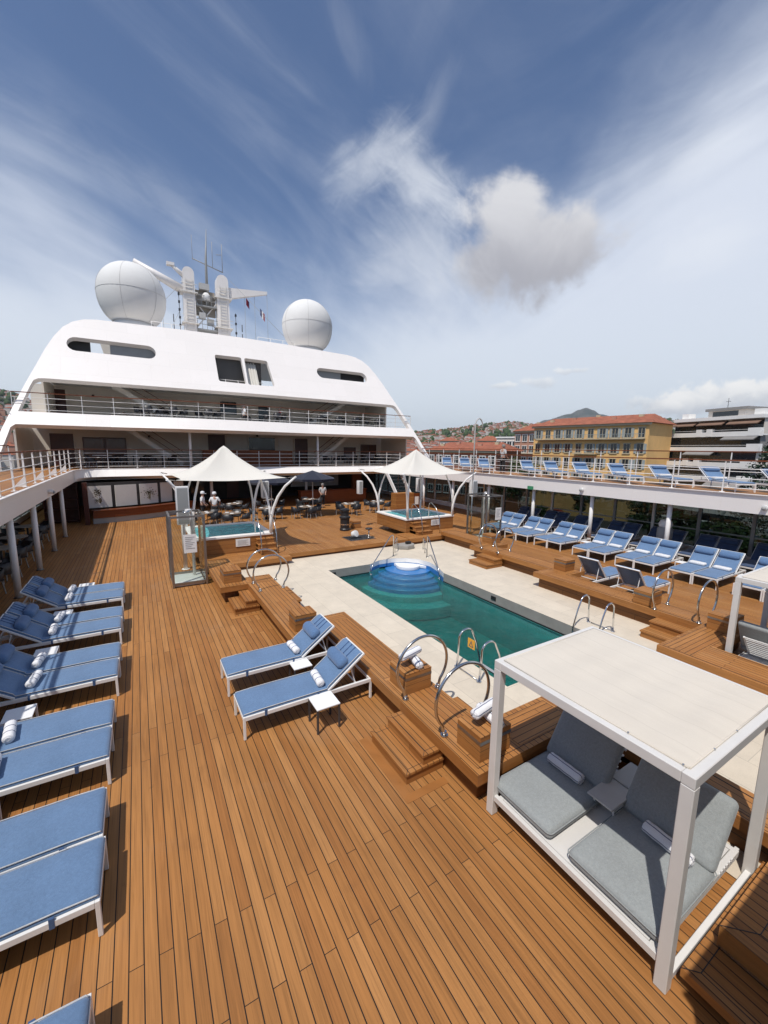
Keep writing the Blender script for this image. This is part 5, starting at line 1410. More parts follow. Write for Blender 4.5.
# stage furniture
t = thing('black_pedestal', 'waist high black cylinder standing on the teak stage', 'pedestal', (9.1, 19.1, .264))
g = MB(); g.lathe([(0, .0), (.27, 0), (.27, .08), (.24, .12), (.24, .62), (.29, .66), (.29, .72), (.21, .78), (.21, .98), (.25, 1.02), (.25, 1.10), (.12, 1.16), (.0, 1.16)], (0, 0, 0), 24, False); g.build('body', 'black', t)
g = MB(); g.lathe([(.245, .30), (.252, .30), (.252, .36), (.245, .36)], (0, 0, 0), 24, False); g.build('band', 'steel', t)
t = thing('sunken_hatch', 'black square hatch in the teak stage', 'hatch', (8.88, 17.1, .262))
g = MB(); g.box(-.62, .62, -.45, .45, .001, .012); g.build('plate', 'black', t); g = MB()
for a, b in (((-.64, -.47), (.64, -.47)), ((.64, -.47), (.64, .47)), ((.64, .47), (-.64, .47)), ((-.64, .47), (-.64, -.47))): g.bar((*a, .008), (*b, .008), .04, .016)
g.build('rim', 'darksteel', t)
t = thing('drum_light', 'white round device with a dark rim lying on the black hatch', 'lamp', (8.72, 17.2, .276))
g = MB(); g.cyl((0, 0, -.10), .17, .2, 20); g.xform(Matrix.Translation((0, 0, .17)) @ Matrix.Rotation(R(65), 4, 'X') @ Matrix.Rotation(R(20), 4, 'Y')); g.build('drum', 'lamp', t, bevel=.02); g = MB(); g.box(-.25, .3, -.12, .12, .001, .06); g.build('foot', 'charcoal', t)
t = thing('round_stool', 'small black round stool beside the black hatch', 'stool', (9.35, 16.95, .276))
g = MB(); g.cyl((0, 0, .40), .17, .05, 20); g.build('seat', 'black', t); g = MB(); g.cyl((0, 0, .02), .03, .38, 10); g.cyl((0, 0, .001), .14, .02, 16); g.build('pedestal', 'steel', t)

t = thing('covered_device', 'grey covered device with a white dome top standing by the far pillar', 'device', (19.6, 8.75, 0))
g = MB(); g.lathe([(.0, 0), (.26, 0), (.24, .5), (.30, .9), (.30, 1.2), (.22, 1.3)], (0, 0, .004), 18); g.build('cover', 'panelgrey', t)
g = MB(); g.lathe([(.24, 1.3), (.27, 1.42), (.20, 1.58), (0, 1.64)], (0, 0, .004), 18); g.build('dome_top', 'paper', t)
# ---- upper starboard loungers, lying aslant
lu = lounger('blue lounger on the upper right deck, just beyond the right edge of the view', (19.3, 4.1, ZU - .06), R(56), GU, 37, strap=False, pu=.60)
us = ['right of the standing man, first', 'second', 'third', 'fourth', 'fifth', 'sixth']
for k, y in enumerate((7.0, 9.0, 10.95, 12.9, 14.75, 16.45, 20.1, 22.0, 24.0)):
    w = ['nearest, at the right edge', 'second nearest', 'third nearest', 'fourth nearest', 'fifth nearest', 'just right of the standing man', 'just left of the standing man', 'second to the left of the standing man', 'farthest'][k]
    ang = R(56)
    dup(lu, (19.3, y - .9, ZU - .06), ang, f'blue lounger on the upper right deck, {w}', GU)
    flat = flat_towel(f'folded white towel on the upper deck lounger {w}', 19.3 + 1.36 * math.cos(ang), y - .9 + 1.36 * math.sin(ang), ZU + .385, 'folded white towels on the upper deck loungers'); flat.rotation_euler = (0, 0, ang)
for k, y in enumerate((13.4, 15.4)):
    dup(lr, (-3.75, y, ZU), PI, f'blue lounger on the upper left deck behind the railing, {["nearer", "farther"][k]} one', 'loungers on the upper left deck')

# ================================================================== PEOPLE
def skin_mesh(name, pts, edges, rad, lv=2):
    me = bpy.data.meshes.new(name); me.from_pydata(pts, edges, []); me.update()
    o = bpy.data.objects.new(name, me); COL.objects.link(o)
    md = o.modifiers.new('skin', 'SKIN'); md.use_smooth_shade = True
    if not me.skin_vertices: me.skin_vertices.new() if hasattr(me.skin_vertices, 'new') else None
    for i, r in enumerate(rad):
        d = me.skin_vertices[0].data[i]; d.radius = r if isinstance(r, tuple) else (r, r); d.use_root = (i == 0)
    sd = o.modifiers.new('sub', 'SUBSURF'); sd.levels = lv; sd.render_levels = lv
    bpy.context.view_layer.update()
    dg = bpy.context.evaluated_depsgraph_get()
    m2 = bpy.data.meshes.new_from_object(o.evaluated_get(dg)); m2.name = name
    bpy.data.objects.remove(o)
    for p in m2.polygons: p.use_smooth = True
    return m2
def person(label, loc, rot, shirt, trousers='trousers', cap=None, sit=False, arms=((.18, .16, 1.02), (-.18, .16, 1.02)), lean=0):
    """faces local +y"""
    t = thing('person', label, 'person', loc, rot)
    hz = .94 if not sit else .50
    J = {'pelvis': (0, 0, hz), 'waist': (0, .01 + lean * .1, hz + .18), 'chest': (0, .0 + lean * .25, hz + .40), 'neck': (0, .01 + lean * .36, hz + .56), 'jaw': (0, .03 + lean * .42, hz + .64), 'skull': (0, .03 + lean * .48, hz + .74)}
    for s_, k in ((1, 'r'), (-1, 'l')):
        J['sh' + k] = (.19 * s_, lean * .33, hz + .49)
        hx, hy, hz_ = arms[0 if s_ > 0 else 1]
        hz2 = hz_ + (hz - .94)
        el = ((.25 * s_ + hx) / 2 + .05 * s_, min(0, hy / 2 - .06) + lean * .25, (hz + .49 + hz2) / 2 - .03)
        J['el' + k] = el; J['wr' + k] = (hx, hy + lean * .3, hz2); J['hd' + k] = (hx * .97, hy + .07 + lean * .3, hz2 - .05)
        J['hip' + k] = (.095 * s_, 0, hz - .06)
        if sit: J['kn' + k] = (.12 * s_, .43, hz); J['an' + k] = (.12 * s_, .42, .09); J['toe' + k] = (.13 * s_, .56, .04)
        else: J['kn' + k] = (.10 * s_, .03 * s_, .50); J['an' + k] = (.10 * s_, -.02 + .05 * s_, .09); J['toe' + k] = (.12 * s_, .13 + .05 * s_, .04)
    def chain(names, pairs, rads, nm, mat, lv=2):
        idx = {n: i for i, n in enumerate(names)}
        me = skin_mesh(nm, [J[n] for n in names], [(idx[a], idx[b]) for a, b in pairs], rads, lv)
        me.materials.append(M[mat]); o = bpy.data.objects.new(nm, me); COL.objects.link(o); o.parent = t; return o
    nb = ['pelvis', 'waist', 'chest', 'neck', 'jaw', 'skull', 'shr', 'elr', 'wrr', 'hdr', 'shl', 'ell', 'wrl', 'hdl', 'hipr', 'knr', 'anr', 'toer', 'hipl', 'knl', 'anl', 'toel']
    pb = [('pelvis', 'waist'), ('waist', 'chest'), ('chest', 'neck'), ('neck', 'jaw'), ('jaw', 'skull'), ('chest', 'shr'), ('shr', 'elr'), ('elr', 'wrr'), ('wrr', 'hdr'), ('chest', 'shl'), ('shl', 'ell'), ('ell', 'wrl'), ('wrl', 'hdl'), ('pelvis', 'hipr'), ('hipr', 'knr'), ('knr', 'anr'), ('anr', 'toer'), ('pelvis', 'hipl'), ('hipl', 'knl'), ('knl', 'anl'), ('anl', 'toel')]
    rb = [.12, .12, .14, .055, .075, .10, .065, .045, .032, .040, .065, .045, .032, .040, .09, .06, .045, .04, .09, .06, .045, .04]
    chain(nb, pb, rb, 'body', 'skin')
    chain(['pelvis', 'waist', 'chest', 'shr', 'elr', 'shl', 'ell'], [('pelvis', 'waist'), ('waist', 'chest'), ('chest', 'shr'), ('shr', 'elr'), ('chest', 'shl'), ('shl', 'ell')], [(.165, .135), (.155, .135), (.175, .145), .085, .062, .085, .062], 'shirt', shirt)
    chain(['pelvis', 'hipr', 'knr', 'anr', 'hipl', 'knl', 'anl'], [('pelvis', 'hipr'), ('hipr', 'knr'), ('knr', 'anr'), ('pelvis', 'hipl'), ('hipl', 'knl'), ('knl', 'anl')], [(.15, .13), .105, .078, .068, .105, .078, .068], 'trousers', trousers)
    hd = J['skull']
    g = MB(); g.ball((hd[0], hd[1] - .02, hd[2] + .02), .112, 14, (.92, 1.0, .95))
    if cap:
        g = MB(); g.lathe([(.118, -.02), (.122, .05), (.10, .11), (.04, .135), (0, .138)], (hd[0], hd[1] - .005, hd[2] + .01), 16)
        g.add([(hd[0] - .09, hd[1] + .09, hd[2] + .0), (hd[0] + .09, hd[1] + .09, hd[2] + .0), (hd[0] + .06, hd[1] + .20, hd[2] - .015), (hd[0] - .06, hd[1] + .20, hd[2] - .015)], [(0, 1, 2, 3)])
        g.build('cap', cap, t)
    else:
        g = MB(); g.lathe([(.108, -.03), (.114, .03), (.10, .09), (.05, .125), (0, .132)], (hd[0], hd[1] - .025, hd[2] + .0), 14); g.build('hair', 'hairm', t)
    g = MB(); g.ball((hd[0], hd[1] + .105, hd[2] - .035), .02, 8, (.8, 1.2, 1.2))
    for sx in (-1, 1): g.ball((hd[0] + sx * .10, hd[1] - .0, hd[2] - .03), .026, 8, (.5, .8, 1.2))
    g.build('nose_and_ears', 'skin', t)
    g = MB()
    for sx in (-1, 1): g.ball((hd[0] + sx * .036, hd[1] + .093, hd[2] - .0), .011, 6)
    g.box(hd[0] - .022, hd[0] + .022, hd[1] + .088, hd[1] + .097, hd[2] - .085, hd[2] - .078)
    g.build('eyes_and_mouth', 'ink', t)
    for k in ('r', 'l'):
        h = Vector(J['hd' + k]); w = Vector(J['wr' + k]); d = (h - w).normalized(); side = d.cross(Vector((0, 0, 1))).normalized()
        g = MB()
        for i in range(4):
            b = h + side * (.026 * (i - 1.5)); L = (.065, .078, .072, .055)[i]; g.tube([b, b + d * L * .6 + Vector((0, 0, -.006)), b + d * L + Vector((0, 0, -.022))], [.010, .009, .007], 6)
        th = h - d * .02 - side * (.035 if k == 'r' else -.035); g.tube([th, th + d * .035 - side * (.02 if k == 'r' else -.02), th + d * .06 - side * (.022 if k == 'r' else -.022)], [.012, .010, .008], 6)
        g.build('fingers', 'skin', t)
    return t
person('crew member in white shirt and white cap behind the left hot tub, left of two', (3.25, 26.9, 0), R(-110), 'shirt', cap='shirt')
person('crew member in white shirt and white cap behind the left hot tub, right of two', (3.85, 26.3, 0), R(-15), 'shirt', cap='shirt', arms=((.26, .28, 1.05), (-.22, .22, 1.02)))
person('man in grey shirt and black trousers standing on the upper right deck', (19.6, 18.3, ZU), R(-100), 'greyshirt')
person('person in pale shirt standing in the shade behind the dark parasol', (12.2, 29.6, 0), R(170), 'greyshirt')
person('seated guest in pale shirt at the second level table, left of two', (7.1, 32.4, Z3), R(-80), 'shirt', sit=True)
person('seated guest in red at the second level table, right of two', (9.9, 32.6, Z3), R(80), 'redshirt', sit=True)

# ================================================================== TOWN, HILLS, HARBOUR
M['tile_roof'] = paint('roof_tiles', (.29, .095, .05), .85, .3, .9)
M['ochre'] = paint('ochre_wall', (.76, .465, .18), .85, .10, .25)
M['ochre2'] = paint('ochre_side', (.46, .30, .13), .85, .08, .25)
M['cornice'] = paint('pale_cornice', (.50, .42, .28), .8, .08, .4)
M['shutter'] = paint('blue_grey_shutter', (.30, .335, .33), .75, .15, 1)
M['brick'] = paint('terracotta_wall', (.25, .105, .065), .85, .15, .4)
M['pink'] = paint('pink_wall', (.48, .25, .17), .85, .08, .3)
M['pale'] = paint('pale_wall', (.64, .58, .51), .8, .06, .3)
M['concrete'] = paint('white_concrete', (.82, .80, .76), .7, .06, .3)
M['awning'] = paint('grey_awning', (.22, .21, .20), .8, .1, .4)
M['brownaw'] = paint('brown_awning', (.20, .12, .08), .8, .1, .4)
M['asphalt'] = paint('asphalt', (.055, .055, .055), .85, .15, .12)
M['bark'] = paint('bark', (.06, .045, .035), .9, .2, 3)
def leaf_mat(name, col):
    mt, nt, b, _ = new_mat(name); h = N(nt); n = h.noise(h.pos(), .55, 3, .6); n2 = h.noise(h.pos(), 6, 2, .6)
    c = h.ramp(n, [(.3, tuple(a * .6 for a in col)), (.7, tuple(a * 1.4 for a in col))])
    c = h.mix(1.0, c, h.ramp(n2, [(.3, .7), (.7, 1.25)]), 'MULTIPLY')
    nt.links.new(c, b.inputs['Base Color']); b.inputs['Roughness'].default_value = .7; b.inputs['Specular IOR Level'].default_value = .25
    return mt
M['leaf'] = leaf_mat('green_leaves', (.045, .075, .022)); M['pine'] = leaf_mat('pine_needles', (.022, .042, .022))
def terrain_mat(name, a, b_, hs):
    mt, nt, b, _ = new_mat(name); h = N(nt); p = h.pos()
    n = h.noise(p, .006, 6, .65); n2 = h.noise(p, .05, 4, .7)
    c = h.mix(h.smooth(n, .42, .6), a, b_)
    c = h.mix(1.0, c, h.ramp(n2, [(.3, .6), (.7, 1.35)]), 'MULTIPLY')
    v = nt.nodes.new('ShaderNodeTexVoronoi'); v.inputs['Scale'].default_value = .045; nt.links.new(p, v.inputs['Vector'])
    k = h.math('MULTIPLY', h.math('LESS_THAN', v.outputs['Distance'], .22), h.smooth(h.noise(p, .004, 3, .6), .45, .6))
    c = h.mix(h.math('MULTIPLY', k, hs), c, h.mix(h.white(v.outputs['Color']), (.40, .33, .26), (.34, .16, .10)))
    nt.links.new(c, b.inputs['Base Color']); b.inputs['Roughness'].default_value = .95; b.inputs['Specular IOR Level'].default_value = .1
    return mt
M['hill'] = terrain_mat('hill_scrub', (.055, .062, .05), (.10, .095, .08), 1.0)
M['mountain'] = terrain_mat('mountain_scrub', (.05, .06, .05), (.10, .10, .085), .0)
wm = water_mat('harbour_water_mat', (.02, .06, .07), (.02, .05, .06), 1.0, .35, .4); M['sea'] = wm
g = MB(); g.quad((-9000, -9000, -14), (9000, -9000, -14), (9000, 9000, -14), (-9000, 9000, -14)); g.build('harbour_water', 'sea', kind='structure')
g = MB(); g.box(34, 9000, -3000, 9000, -13.9, -11.5); g.box(-9000, 33.9, 320, 9000, -13.9, -11.5); g.build('quay', 'asphalt', kind='structure')
g = MB(); g.box(-9000, -420, -3000, 319, -13.9, -11.4); g.build('far_shore', 'asphalt', kind='structure')

from mathutils import noise as mnoise
def ridge(name, prof, d0, d1, mat, rough, seed):
    """hill land: rises from d0 to its crest at d1 and falls behind"""
    n = 150; rows = [(0, 0), (.12, .10), (.25, .24), (.4, .42), (.55, .60), (.7, .76), (.82, .88), (.92, .96), (1.0, 1.0), (1.15, .8), (1.5, 0)]
    az0, az1 = prof[0][0], prof[-1][0]; vs = []
    for i in range(n + 1):
        az = az0 + (az1 - az0) * i / n
        for (a, ea), (b, eb) in zip(prof[:-1], prof[1:]):
            if a <= az <= b:
                f = (az - a) / max(1e-6, b - a); f = f * f * (3 - 2 * f); el = ea + (eb - ea) * f; break
        top = d1 * math.tan(R(el)) + H
        for k, (fd, fh) in enumerate(rows):
            d = d0 + (d1 - d0) * fd
            x, y = d * math.sin(R(az)), d * math.cos(R(az))
            nz = mnoise.fractal(Vector((x / 260 + seed, y / 260, 0)), 1.0, 2.0, 5)
            z = -12 + (top + 12) * fh + nz * rough * (top + 12) * (.35 if fd == 1 else 1) * (fh > 0)
            vs.append((x, y, z))
    m_ = len(rows); fs = [(i * m_ + k, (i + 1) * m_ + k, (i + 1) * m_ + k + 1, i * m_ + k + 1) for i in range(n) for k in range(m_ - 1)]
    g = MB(); g.add(vs, fs, True); g.build(name, mat, kind='structure', smooth=True)
ridge('hills', [(-40, 3.0), (-25, 4.8), (-14, 5.4), (-11, 5.0), (-8, 4.0), (5, 3.0), (20, 1.6), (30, 1.7), (35.1, 2.06), (37.5, 2.3), (39.8, 2.5), (43.8, 3.0), (46.3, 3.35), (48.2, 3.4), (50.1, 3.1), (52, 2.9), (56, 2.8), (60, 3.4), (64.2, 3.7), (66, 3.2), (73, 2.6), (80, 2.0), (110, 1.2)], 700, 2300, 'hill', .07, 3.1)
ridge('mountain', [(46, 2.0), (50, 3.0), (52, 3.9), (54.7, 4.6), (55.7, 5.05), (56.5, 5.26), (57.3, 5.0), (58.1, 4.5), (59.5, 4.15), (60.8, 4.1), (62.3, 4.3), (64.2, 3.8), (67, 3.2), (73, 2.6)], 4200, 6500, 'mountain', .03, 9.7)
# the suburb on the lower slopes reads as one mass
HP = [(-40, 3.0), (-25, 4.8), (-14, 5.4), (-11, 5.0), (-8, 4.0), (5, 3.0), (20, 1.6), (30, 1.7), (35.1, 2.06), (37.5, 2.3), (39.8, 2.5), (43.8, 3.0), (46.3, 3.35), (48.2, 3.4), (50.1, 3.1), (52, 2.9), (56, 2.8), (60, 3.4), (64.2, 3.7), (66, 3.2), (73, 2.6), (80, 2.0)]
def hill_z(az, d):
    if d <= 700: return -11.5
    for (a, ea), (b, eb) in zip(HP[:-1], HP[1:]):
        if a <= az <= b: f = (az - a) / (b - a); f = f * f * (3 - 2 * f); el = ea + (eb - ea) * f; break
    top = 2300 * math.tan(R(el)) + H; u = (d - 700) / 1600
    rows = [(0, 0), (.12, .10), (.25, .24), (.4, .42), (.55, .60), (.7, .76), (.82, .88), (.92, .96), (1.01, 1.0)]
    for (a, ha), (b, hb) in zip(rows[:-1], rows[1:]):
        if a <= u <= b: return -12 + (top + 12) * (ha + (hb - ha) * (u - a) / (b - a))
    return top
g = MB(); random.seed(21)
for i in range(3000):
    az = random.choice((random.uniform(30, 52), random.uniform(30, 75), random.uniform(-20, 0))); d = random.uniform(350, 1100) if i % 3 == 0 else random.uniform(900, 2250) 
    x, y = d * math.sin(R(az)), d * math.cos(R(az)); zb = hill_z(az, d)
    if d > 900 and mnoise.noise(Vector((x / 190, y / 190, 3.0))) < -.12: continue
    w, dp, hh = random.uniform(7, 16), random.uniform(7, 12), random.uniform(6, 15) if d > 600 else random.uniform(6, 15)
    g.cur = random.choice((0, 0, 1)); g.box(x - w / 2, x + w / 2, y - dp / 2, y + dp / 2, zb - 6, zb + hh)
    g.cur = 2; z1 = zb + hh
    g.add([(x - w / 2 - .4, y - dp / 2 - .4, z1), (x + w / 2 + .4, y - dp / 2 - .4, z1), (x + w / 2 + .4, y + dp / 2 + .4, z1), (x - w / 2 - .4, y + dp / 2 + .4, z1), (x - w / 4, y, z1 + 1.9), (x + w / 4, y, z1 + 1.9)], [(0, 1, 5, 4), (1, 2, 5), (2, 3, 4, 5), (3, 0, 4)])
o = g.build('hillside_houses', ['pale', 'pink', 'tile_roof'], kind='stuff'); tag(o, 'distant red roofed houses scattered over the lower hills', 'houses')
g = MB()
for i in range(2600):
    az = random.uniform(28, 76) if i % 4 else random.uniform(-25, 0); d = random.uniform(300, 2200); x, y = d * math.sin(R(az)), d * math.cos(R(az)); zb = hill_z(az, d)
    r = random.uniform(2.5, 6) * (1 if d < 900 else 1.6)
    g.ball((x, y, zb + r * .8), r, 6, (1, 1, random.uniform(.8, 1.5)))
o = g.build('hillside_trees', 'leaf', kind='stuff'); tag(o, 'distant dark trees between the houses on the hills', 'trees')

# ---- buildings
def building(label, A, B, z0, z1, depth, wall, side, floors, fh, bays, roof, roofh, shut=True, vis=5, cat='building', name='apartment_building', win=(1.0, 1.7), balc=(), ridge_in=.35, group=None):
    A, B = Vector(A), Vector(B); c = (A + B) / 2; d = (B - A); L = Vector((d.x, d.y, 0)).length; a = math.atan2(d.y, d.x)
    t = thing(name, label, cat, (c.x, c.y, z0), a, group); h = z1 - z0; hl = L / 2
    # local y points away from the ship
    sgn = 1 if (Vector((-math.sin(a), math.cos(a), 0)).dot(c) > 0) else -1
    Y = lambda v: v * sgn
    s = MB(); s.box(-hl, hl, min(Y(0), Y(depth)), max(Y(0), Y(depth)), 0, h); s.build('wall', wall, t)
    if roof == 'hip':
        o_ = .7; s = MB(); i_ = min(depth * .45, L * ridge_in)
        s.add([(-hl - o_, Y(-o_), h + .05), (hl + o_, Y(-o_), h + .05), (hl + o_, Y(depth + o_), h + .05), (-hl - o_, Y(depth + o_), h + .05), (-hl + i_, Y(depth / 2), h + roofh), (hl - i_, Y(depth / 2), h + roofh)], [(0, 1, 5, 4), (1, 2, 5), (2, 3, 4, 5), (3, 0, 4), (0, 3, 2, 1)])
        r = s.build('roof', 'tile_roof', t)
        for k in range(5):
            x = -hl + L * (k + .6) / 5.3; s = MB(); y = depth * (.22 + .12 * (k % 3)); zz_ = h + roofh * (.35 + .2 * (k % 3)); s.box(x - .45, x + .45, min(Y(y), Y(y + .8)), max(Y(y), Y(y + .8)), zz_ - .8, zz_ + .9); s.build('chimney', 'pink' if k % 2 else 'cornice', t).parent = r
        s = MB(); s.box(-hl - .45, hl + .45, min(Y(-.45), Y(0)) , max(Y(-.45), Y(0)) - .002 if sgn > 0 else max(Y(-.45), Y(0)), h - .45, h + .04); s.build('cornice', 'cornice', t)
    else:
        s = MB(); s.box(-hl - .3, hl + .3, min(Y(-.3), Y(depth)), max(Y(-.3), Y(depth)), h + .003, h + .5); s.build('parapet', 'concrete', t)
    proto = psh = None
    for f in range(floors):
        if f >= vis: break
        zc = h - fh * (f + .5) - .35
        if zc < 1: break
        for k in range(bays):
            x = -hl + L * (k + .5) / bays
            if proto is None:
                g = MB(); w, hh = win; g.cur = 0; g.box(-w / 2, w / 2, -.03, .03, -hh / 2, hh / 2); g.cur = 1
                for x0 in (-w / 2 - .12, w / 2, -.04): g.box(x0, x0 + (.12 if x0 != -.04 else .08), -.08, .06, -hh / 2 - .1, hh / 2 + .12)
                g.box(-w / 2 - .2, w / 2 + .2, -.12, .06, hh / 2 + .02, hh / 2 + .2); g.box(-w / 2 - .2, w / 2 + .2, -.16, .06, -hh / 2 - .2, -hh / 2)
                proto = g.build('window', ['pane', 'cornice' if shut else 'concrete'], t); o = proto
                if shut:
                    psh = []
                    for sx in (-1, 1):
                        g = MB(); g.box(sx * (w / 2 + .36) - .25, sx * (w / 2 + .36) + .25, -.10, .02, -hh / 2, hh / 2)
                        q = g.build('shutter', 'shutter', t); q.parent = proto; psh.append(q)
            else:
                o = proto.copy(); COL.objects.link(o); o.parent = t
                if psh and (k + f) % 4 != 1:
                    for q0 in psh: q = q0.copy(); COL.objects.link(q); q.parent = o
            o.location = (x, Y(-.02), zc); o.rotation_euler = (0, 0, 0 if sgn > 0 else PI)
        if f in balc:
            g = MB(); b0, b1 = balc[f]; x0, x1 = -hl + L * b0, -hl + L * b1
            g.box(x0, x1, min(Y(-1.1), Y(-.003)), max(Y(-1.1), Y(-.003)), zc - win[1] / 2 - .42, zc - win[1] / 2 - .25); bb = g.build('balcony', 'cornice', t)
            g = MB(); n = int((x1 - x0) / .35)
            for i in range(n): g.box(x0 + (x1 - x0) * i / n, x0 + (x1 - x0) * i / n + .05, min(Y(-1.06), Y(-1.0)), max(Y(-1.06), Y(-1.0)), zc - win[1] / 2 - .25, zc - win[1] / 2 + .7)
            g.box(x0, x1, min(Y(-1.08), Y(-.98)), max(Y(-1.08), Y(-.98)), zc - win[1] / 2 + .7, zc - win[1] / 2 + .78); g.build('balcony_rail', 'shutter', t).parent = bb
    return t
def zpx(x, y, D): return at(x, y, D).z
by = building('ochre yellow apartment house with red tiled roof and blue grey shutters', at(533, 450, 118), at(647, 450, 105.5), -11.5, zpx(590, 424.5, 110), 13, 'ochre', 'ochre2', 7, 3.45, 10, 'hip', 2.3, True, 5, win=(1.25, 2.05), balc={0: (.05, .98), 1: (.42, .62), 3: (.0, 1.0)}, ridge_in=.06)
building('narrow pale house adjoining the right end of the ochre yellow house', at(648, 450, 114), at(655, 450, 114), -11.5, zpx(650, 418, 114), 9, 'pale', 'pale', 7, 3.45, 2, 'flat', 0, False, 5, win=(1.0, 1.8))
building('low terracotta building with a long red tiled roof behind the right canopy', at(428, 450, 104), at(497, 450, 96), -11.5, zpx(460, 450.5, 99), 16, 'brick', 'brick', 5, 3.6, 8, 'hip', 2.1, False, 3, cat='house', name='tiled_house', win=(1.3, 1.7), ridge_in=.1)
building('pink apartment house with dark balconies left of the ochre house', at(514, 450, 136), at(535, 450, 131), -11.5, zpx(520, 431, 133), 12, 'pink', 'pink', 6, 3.4, 3, 'hip', 2.6, False, 5, win=(1.6, 1.9), balc={1: (.3, 1.0), 2: (.3, 1.0), 3: (.3, 1.0)})
building('small pale building with a flat roof beside the pink house', at(496, 450, 165), at(517, 450, 162), -11.5, zpx(505, 438, 163), 12, 'pale', 'pale', 5, 3.4, 4, 'flat', 0, False, 4, win=(1.6, 1.6))
building('distant salmon house with tiled roof between pale and terracotta buildings', at(478, 450, 240), at(500, 450, 240), -11.5, zpx(490, 441, 240), 14, 'pink', 'pink', 4, 3.4, 4, 'hip', 3, False, 3)
building('distant pale house behind the left end of the terracotta roof', at(440, 450, 330), at(458, 450, 330), -11.5, zpx(450, 441, 330), 14, 'pale', 'pale', 4, 3.4, 5, 'hip', 3, False, 3)
building('distant grey house seen in the gap between the ochre house and the terraced block', at(654, 450, 190), at(668, 450, 190), -11.5, zpx(660, 437, 190), 14, 'pale', 'pale', 6, 3.2, 4, 'flat', 3, False, 5)

# terraced modern block
def modern():
    A, B = at(664, 450, 120), at(760, 450, 108); c = (A + B) / 2; d = B - A; L = math.hypot(d.x, d.y); a = math.atan2(d.y, d.x)
    t = thing('terraced_block', 'modern white terraced apartment block with long dark balconies', 'building', (c.x, c.y, -11.5), a)
    s_ = 1 if Vector((-math.sin(a), math.cos(a), 0)).dot(c) > 0 else -1
    hl = L / 2; ztop = zpx(715, 420, 113) + 11.5; fh = 3.15
    def B_(name, x0, x1, y0, y1, z0, z1, mat, par=None):
        g = MB(); g.box(x0, x1, min(s_ * y0, s_ * y1), max(s_ * y0, s_ * y1), z0, z1); o = g.build(name, mat, t)
        if par: o.parent = par
        return o
    B_('roof_slab', -hl + 1.2, hl - .6, .6, 12, ztop, ztop + .7, 'concrete')
    pa, pb_ = -hl + .32 * L, -hl + .70 * L
    B_('penthouse', pa, pb_, 4, 9, ztop + .7, ztop + 2.2, 'pale'); B_('penthouse_roof', pa - .5, pb_ + .5, 3.6, 9.4, ztop + 2.2, ztop + 2.75, 'awning')
    B_('penthouse_window', pa + 1, pb_ - 1.5, 3.93, 3.997, ztop + 1.0, ztop + 2.0, 'pane')
    for x in (-hl + 2, hl - 3.2): B_('roof_box', x, x + 1.6, 2, 4, ztop + .7, ztop + 1.9, 'concrete')
    g = MB(); g.tube([(pa + 2.5, s_ * 6, ztop + 2.7), (pa + 2.5, s_ * 6, ztop + 5.0)], .05, 5); g.tube([(pa + 2.0, s_ * 6, ztop + 4.3), (pa + 3.0, s_ * 6, ztop + 4.3)], .04, 5); g.build('aerial', 'charcoal', t)
    for f in range(7):
        z1 = ztop - f * fh; x0 = -hl - min(f, 3) * .8; x1 = hl + min(f, 2) * .35; yf = -min(f, 4) * 1.0
        B_('floor', x0 + .9, x1 - .9, yf + 1.6, 12, z1 - fh, z1 - .003, 'awning' if f % 2 else 'pale')
        gl = B_('glazing', x0 + 1.0, x1 - 1.0, yf + 1.52, yf + 1.597, z1 - fh + .45, z1 - .25, 'pane')
        for k in range(0):
            x = x0 + 1.2 + (x1 - x0 - 2.4) * k / 13; B_('mullion', x - .07, x + .07, yf + 1.44, yf + 1.517, z1 - fh + .45, z1 - .25, 'concrete' if k % 3 else 'awning', gl)
        B_('balcony_front', x0, x1, yf, yf + .22, z1 - fh - .35, z1 - fh + .62, 'concrete')
        B_('balcony_floor', x0 + .05, x1 - .05, yf + .223, yf + 1.59, z1 - fh - .2, z1 - fh + .05, 'concrete')
        for xx in (x0, x1 - 2.2) if f % 2 else (x0, x0 + (x1 - x0) * .36, x0 + (x1 - x0) * .47, x1 - 2.6): B_('balcony_block', xx, xx + (1.1 if xx < x1 - 3 else 2.2), yf - .03, yf + .9, z1 - fh - .28, z1 - fh + 1.25, 'concrete')
        g = MB(); g.box(x0 + .3, x1 - .3, min(s_ * (yf + .08), s_ * (yf + .12)), max(s_ * (yf + .08), s_ * (yf + .12)), z1 - fh + .95, z1 - fh + 1.02); g.build('balcony_rail', 'concrete', t)
        aw = MB()
        for k, (u0, u1) in enumerate(((.03, .32), (.35, .62), (.66, .95))):
            if (k + f) % 3 != 0 and f: continue
            xa, xb = x0 + (x1 - x0) * u0, x0 + (x1 - x0) * u1
            aw.add([(xa, s_ * (yf + 1.5), z1 - .15), (xb, s_ * (yf + 1.5), z1 - .15), (xb, s_ * (yf - .1), z1 - .95), (xa, s_ * (yf - .1), z1 - .95), (xa, s_ * (yf + 1.5), z1 - .22), (xb, s_ * (yf + 1.5), z1 - .22), (xb, s_ * (yf - .1), z1 - 1.12), (xa, s_ * (yf - .1), z1 - 1.12)], [(0, 1, 2, 3), (7, 6, 5, 4), (3, 2, 6, 7)])
        aw.build('awning', 'brownaw' if f == 0 else 'awning', t)
modern()

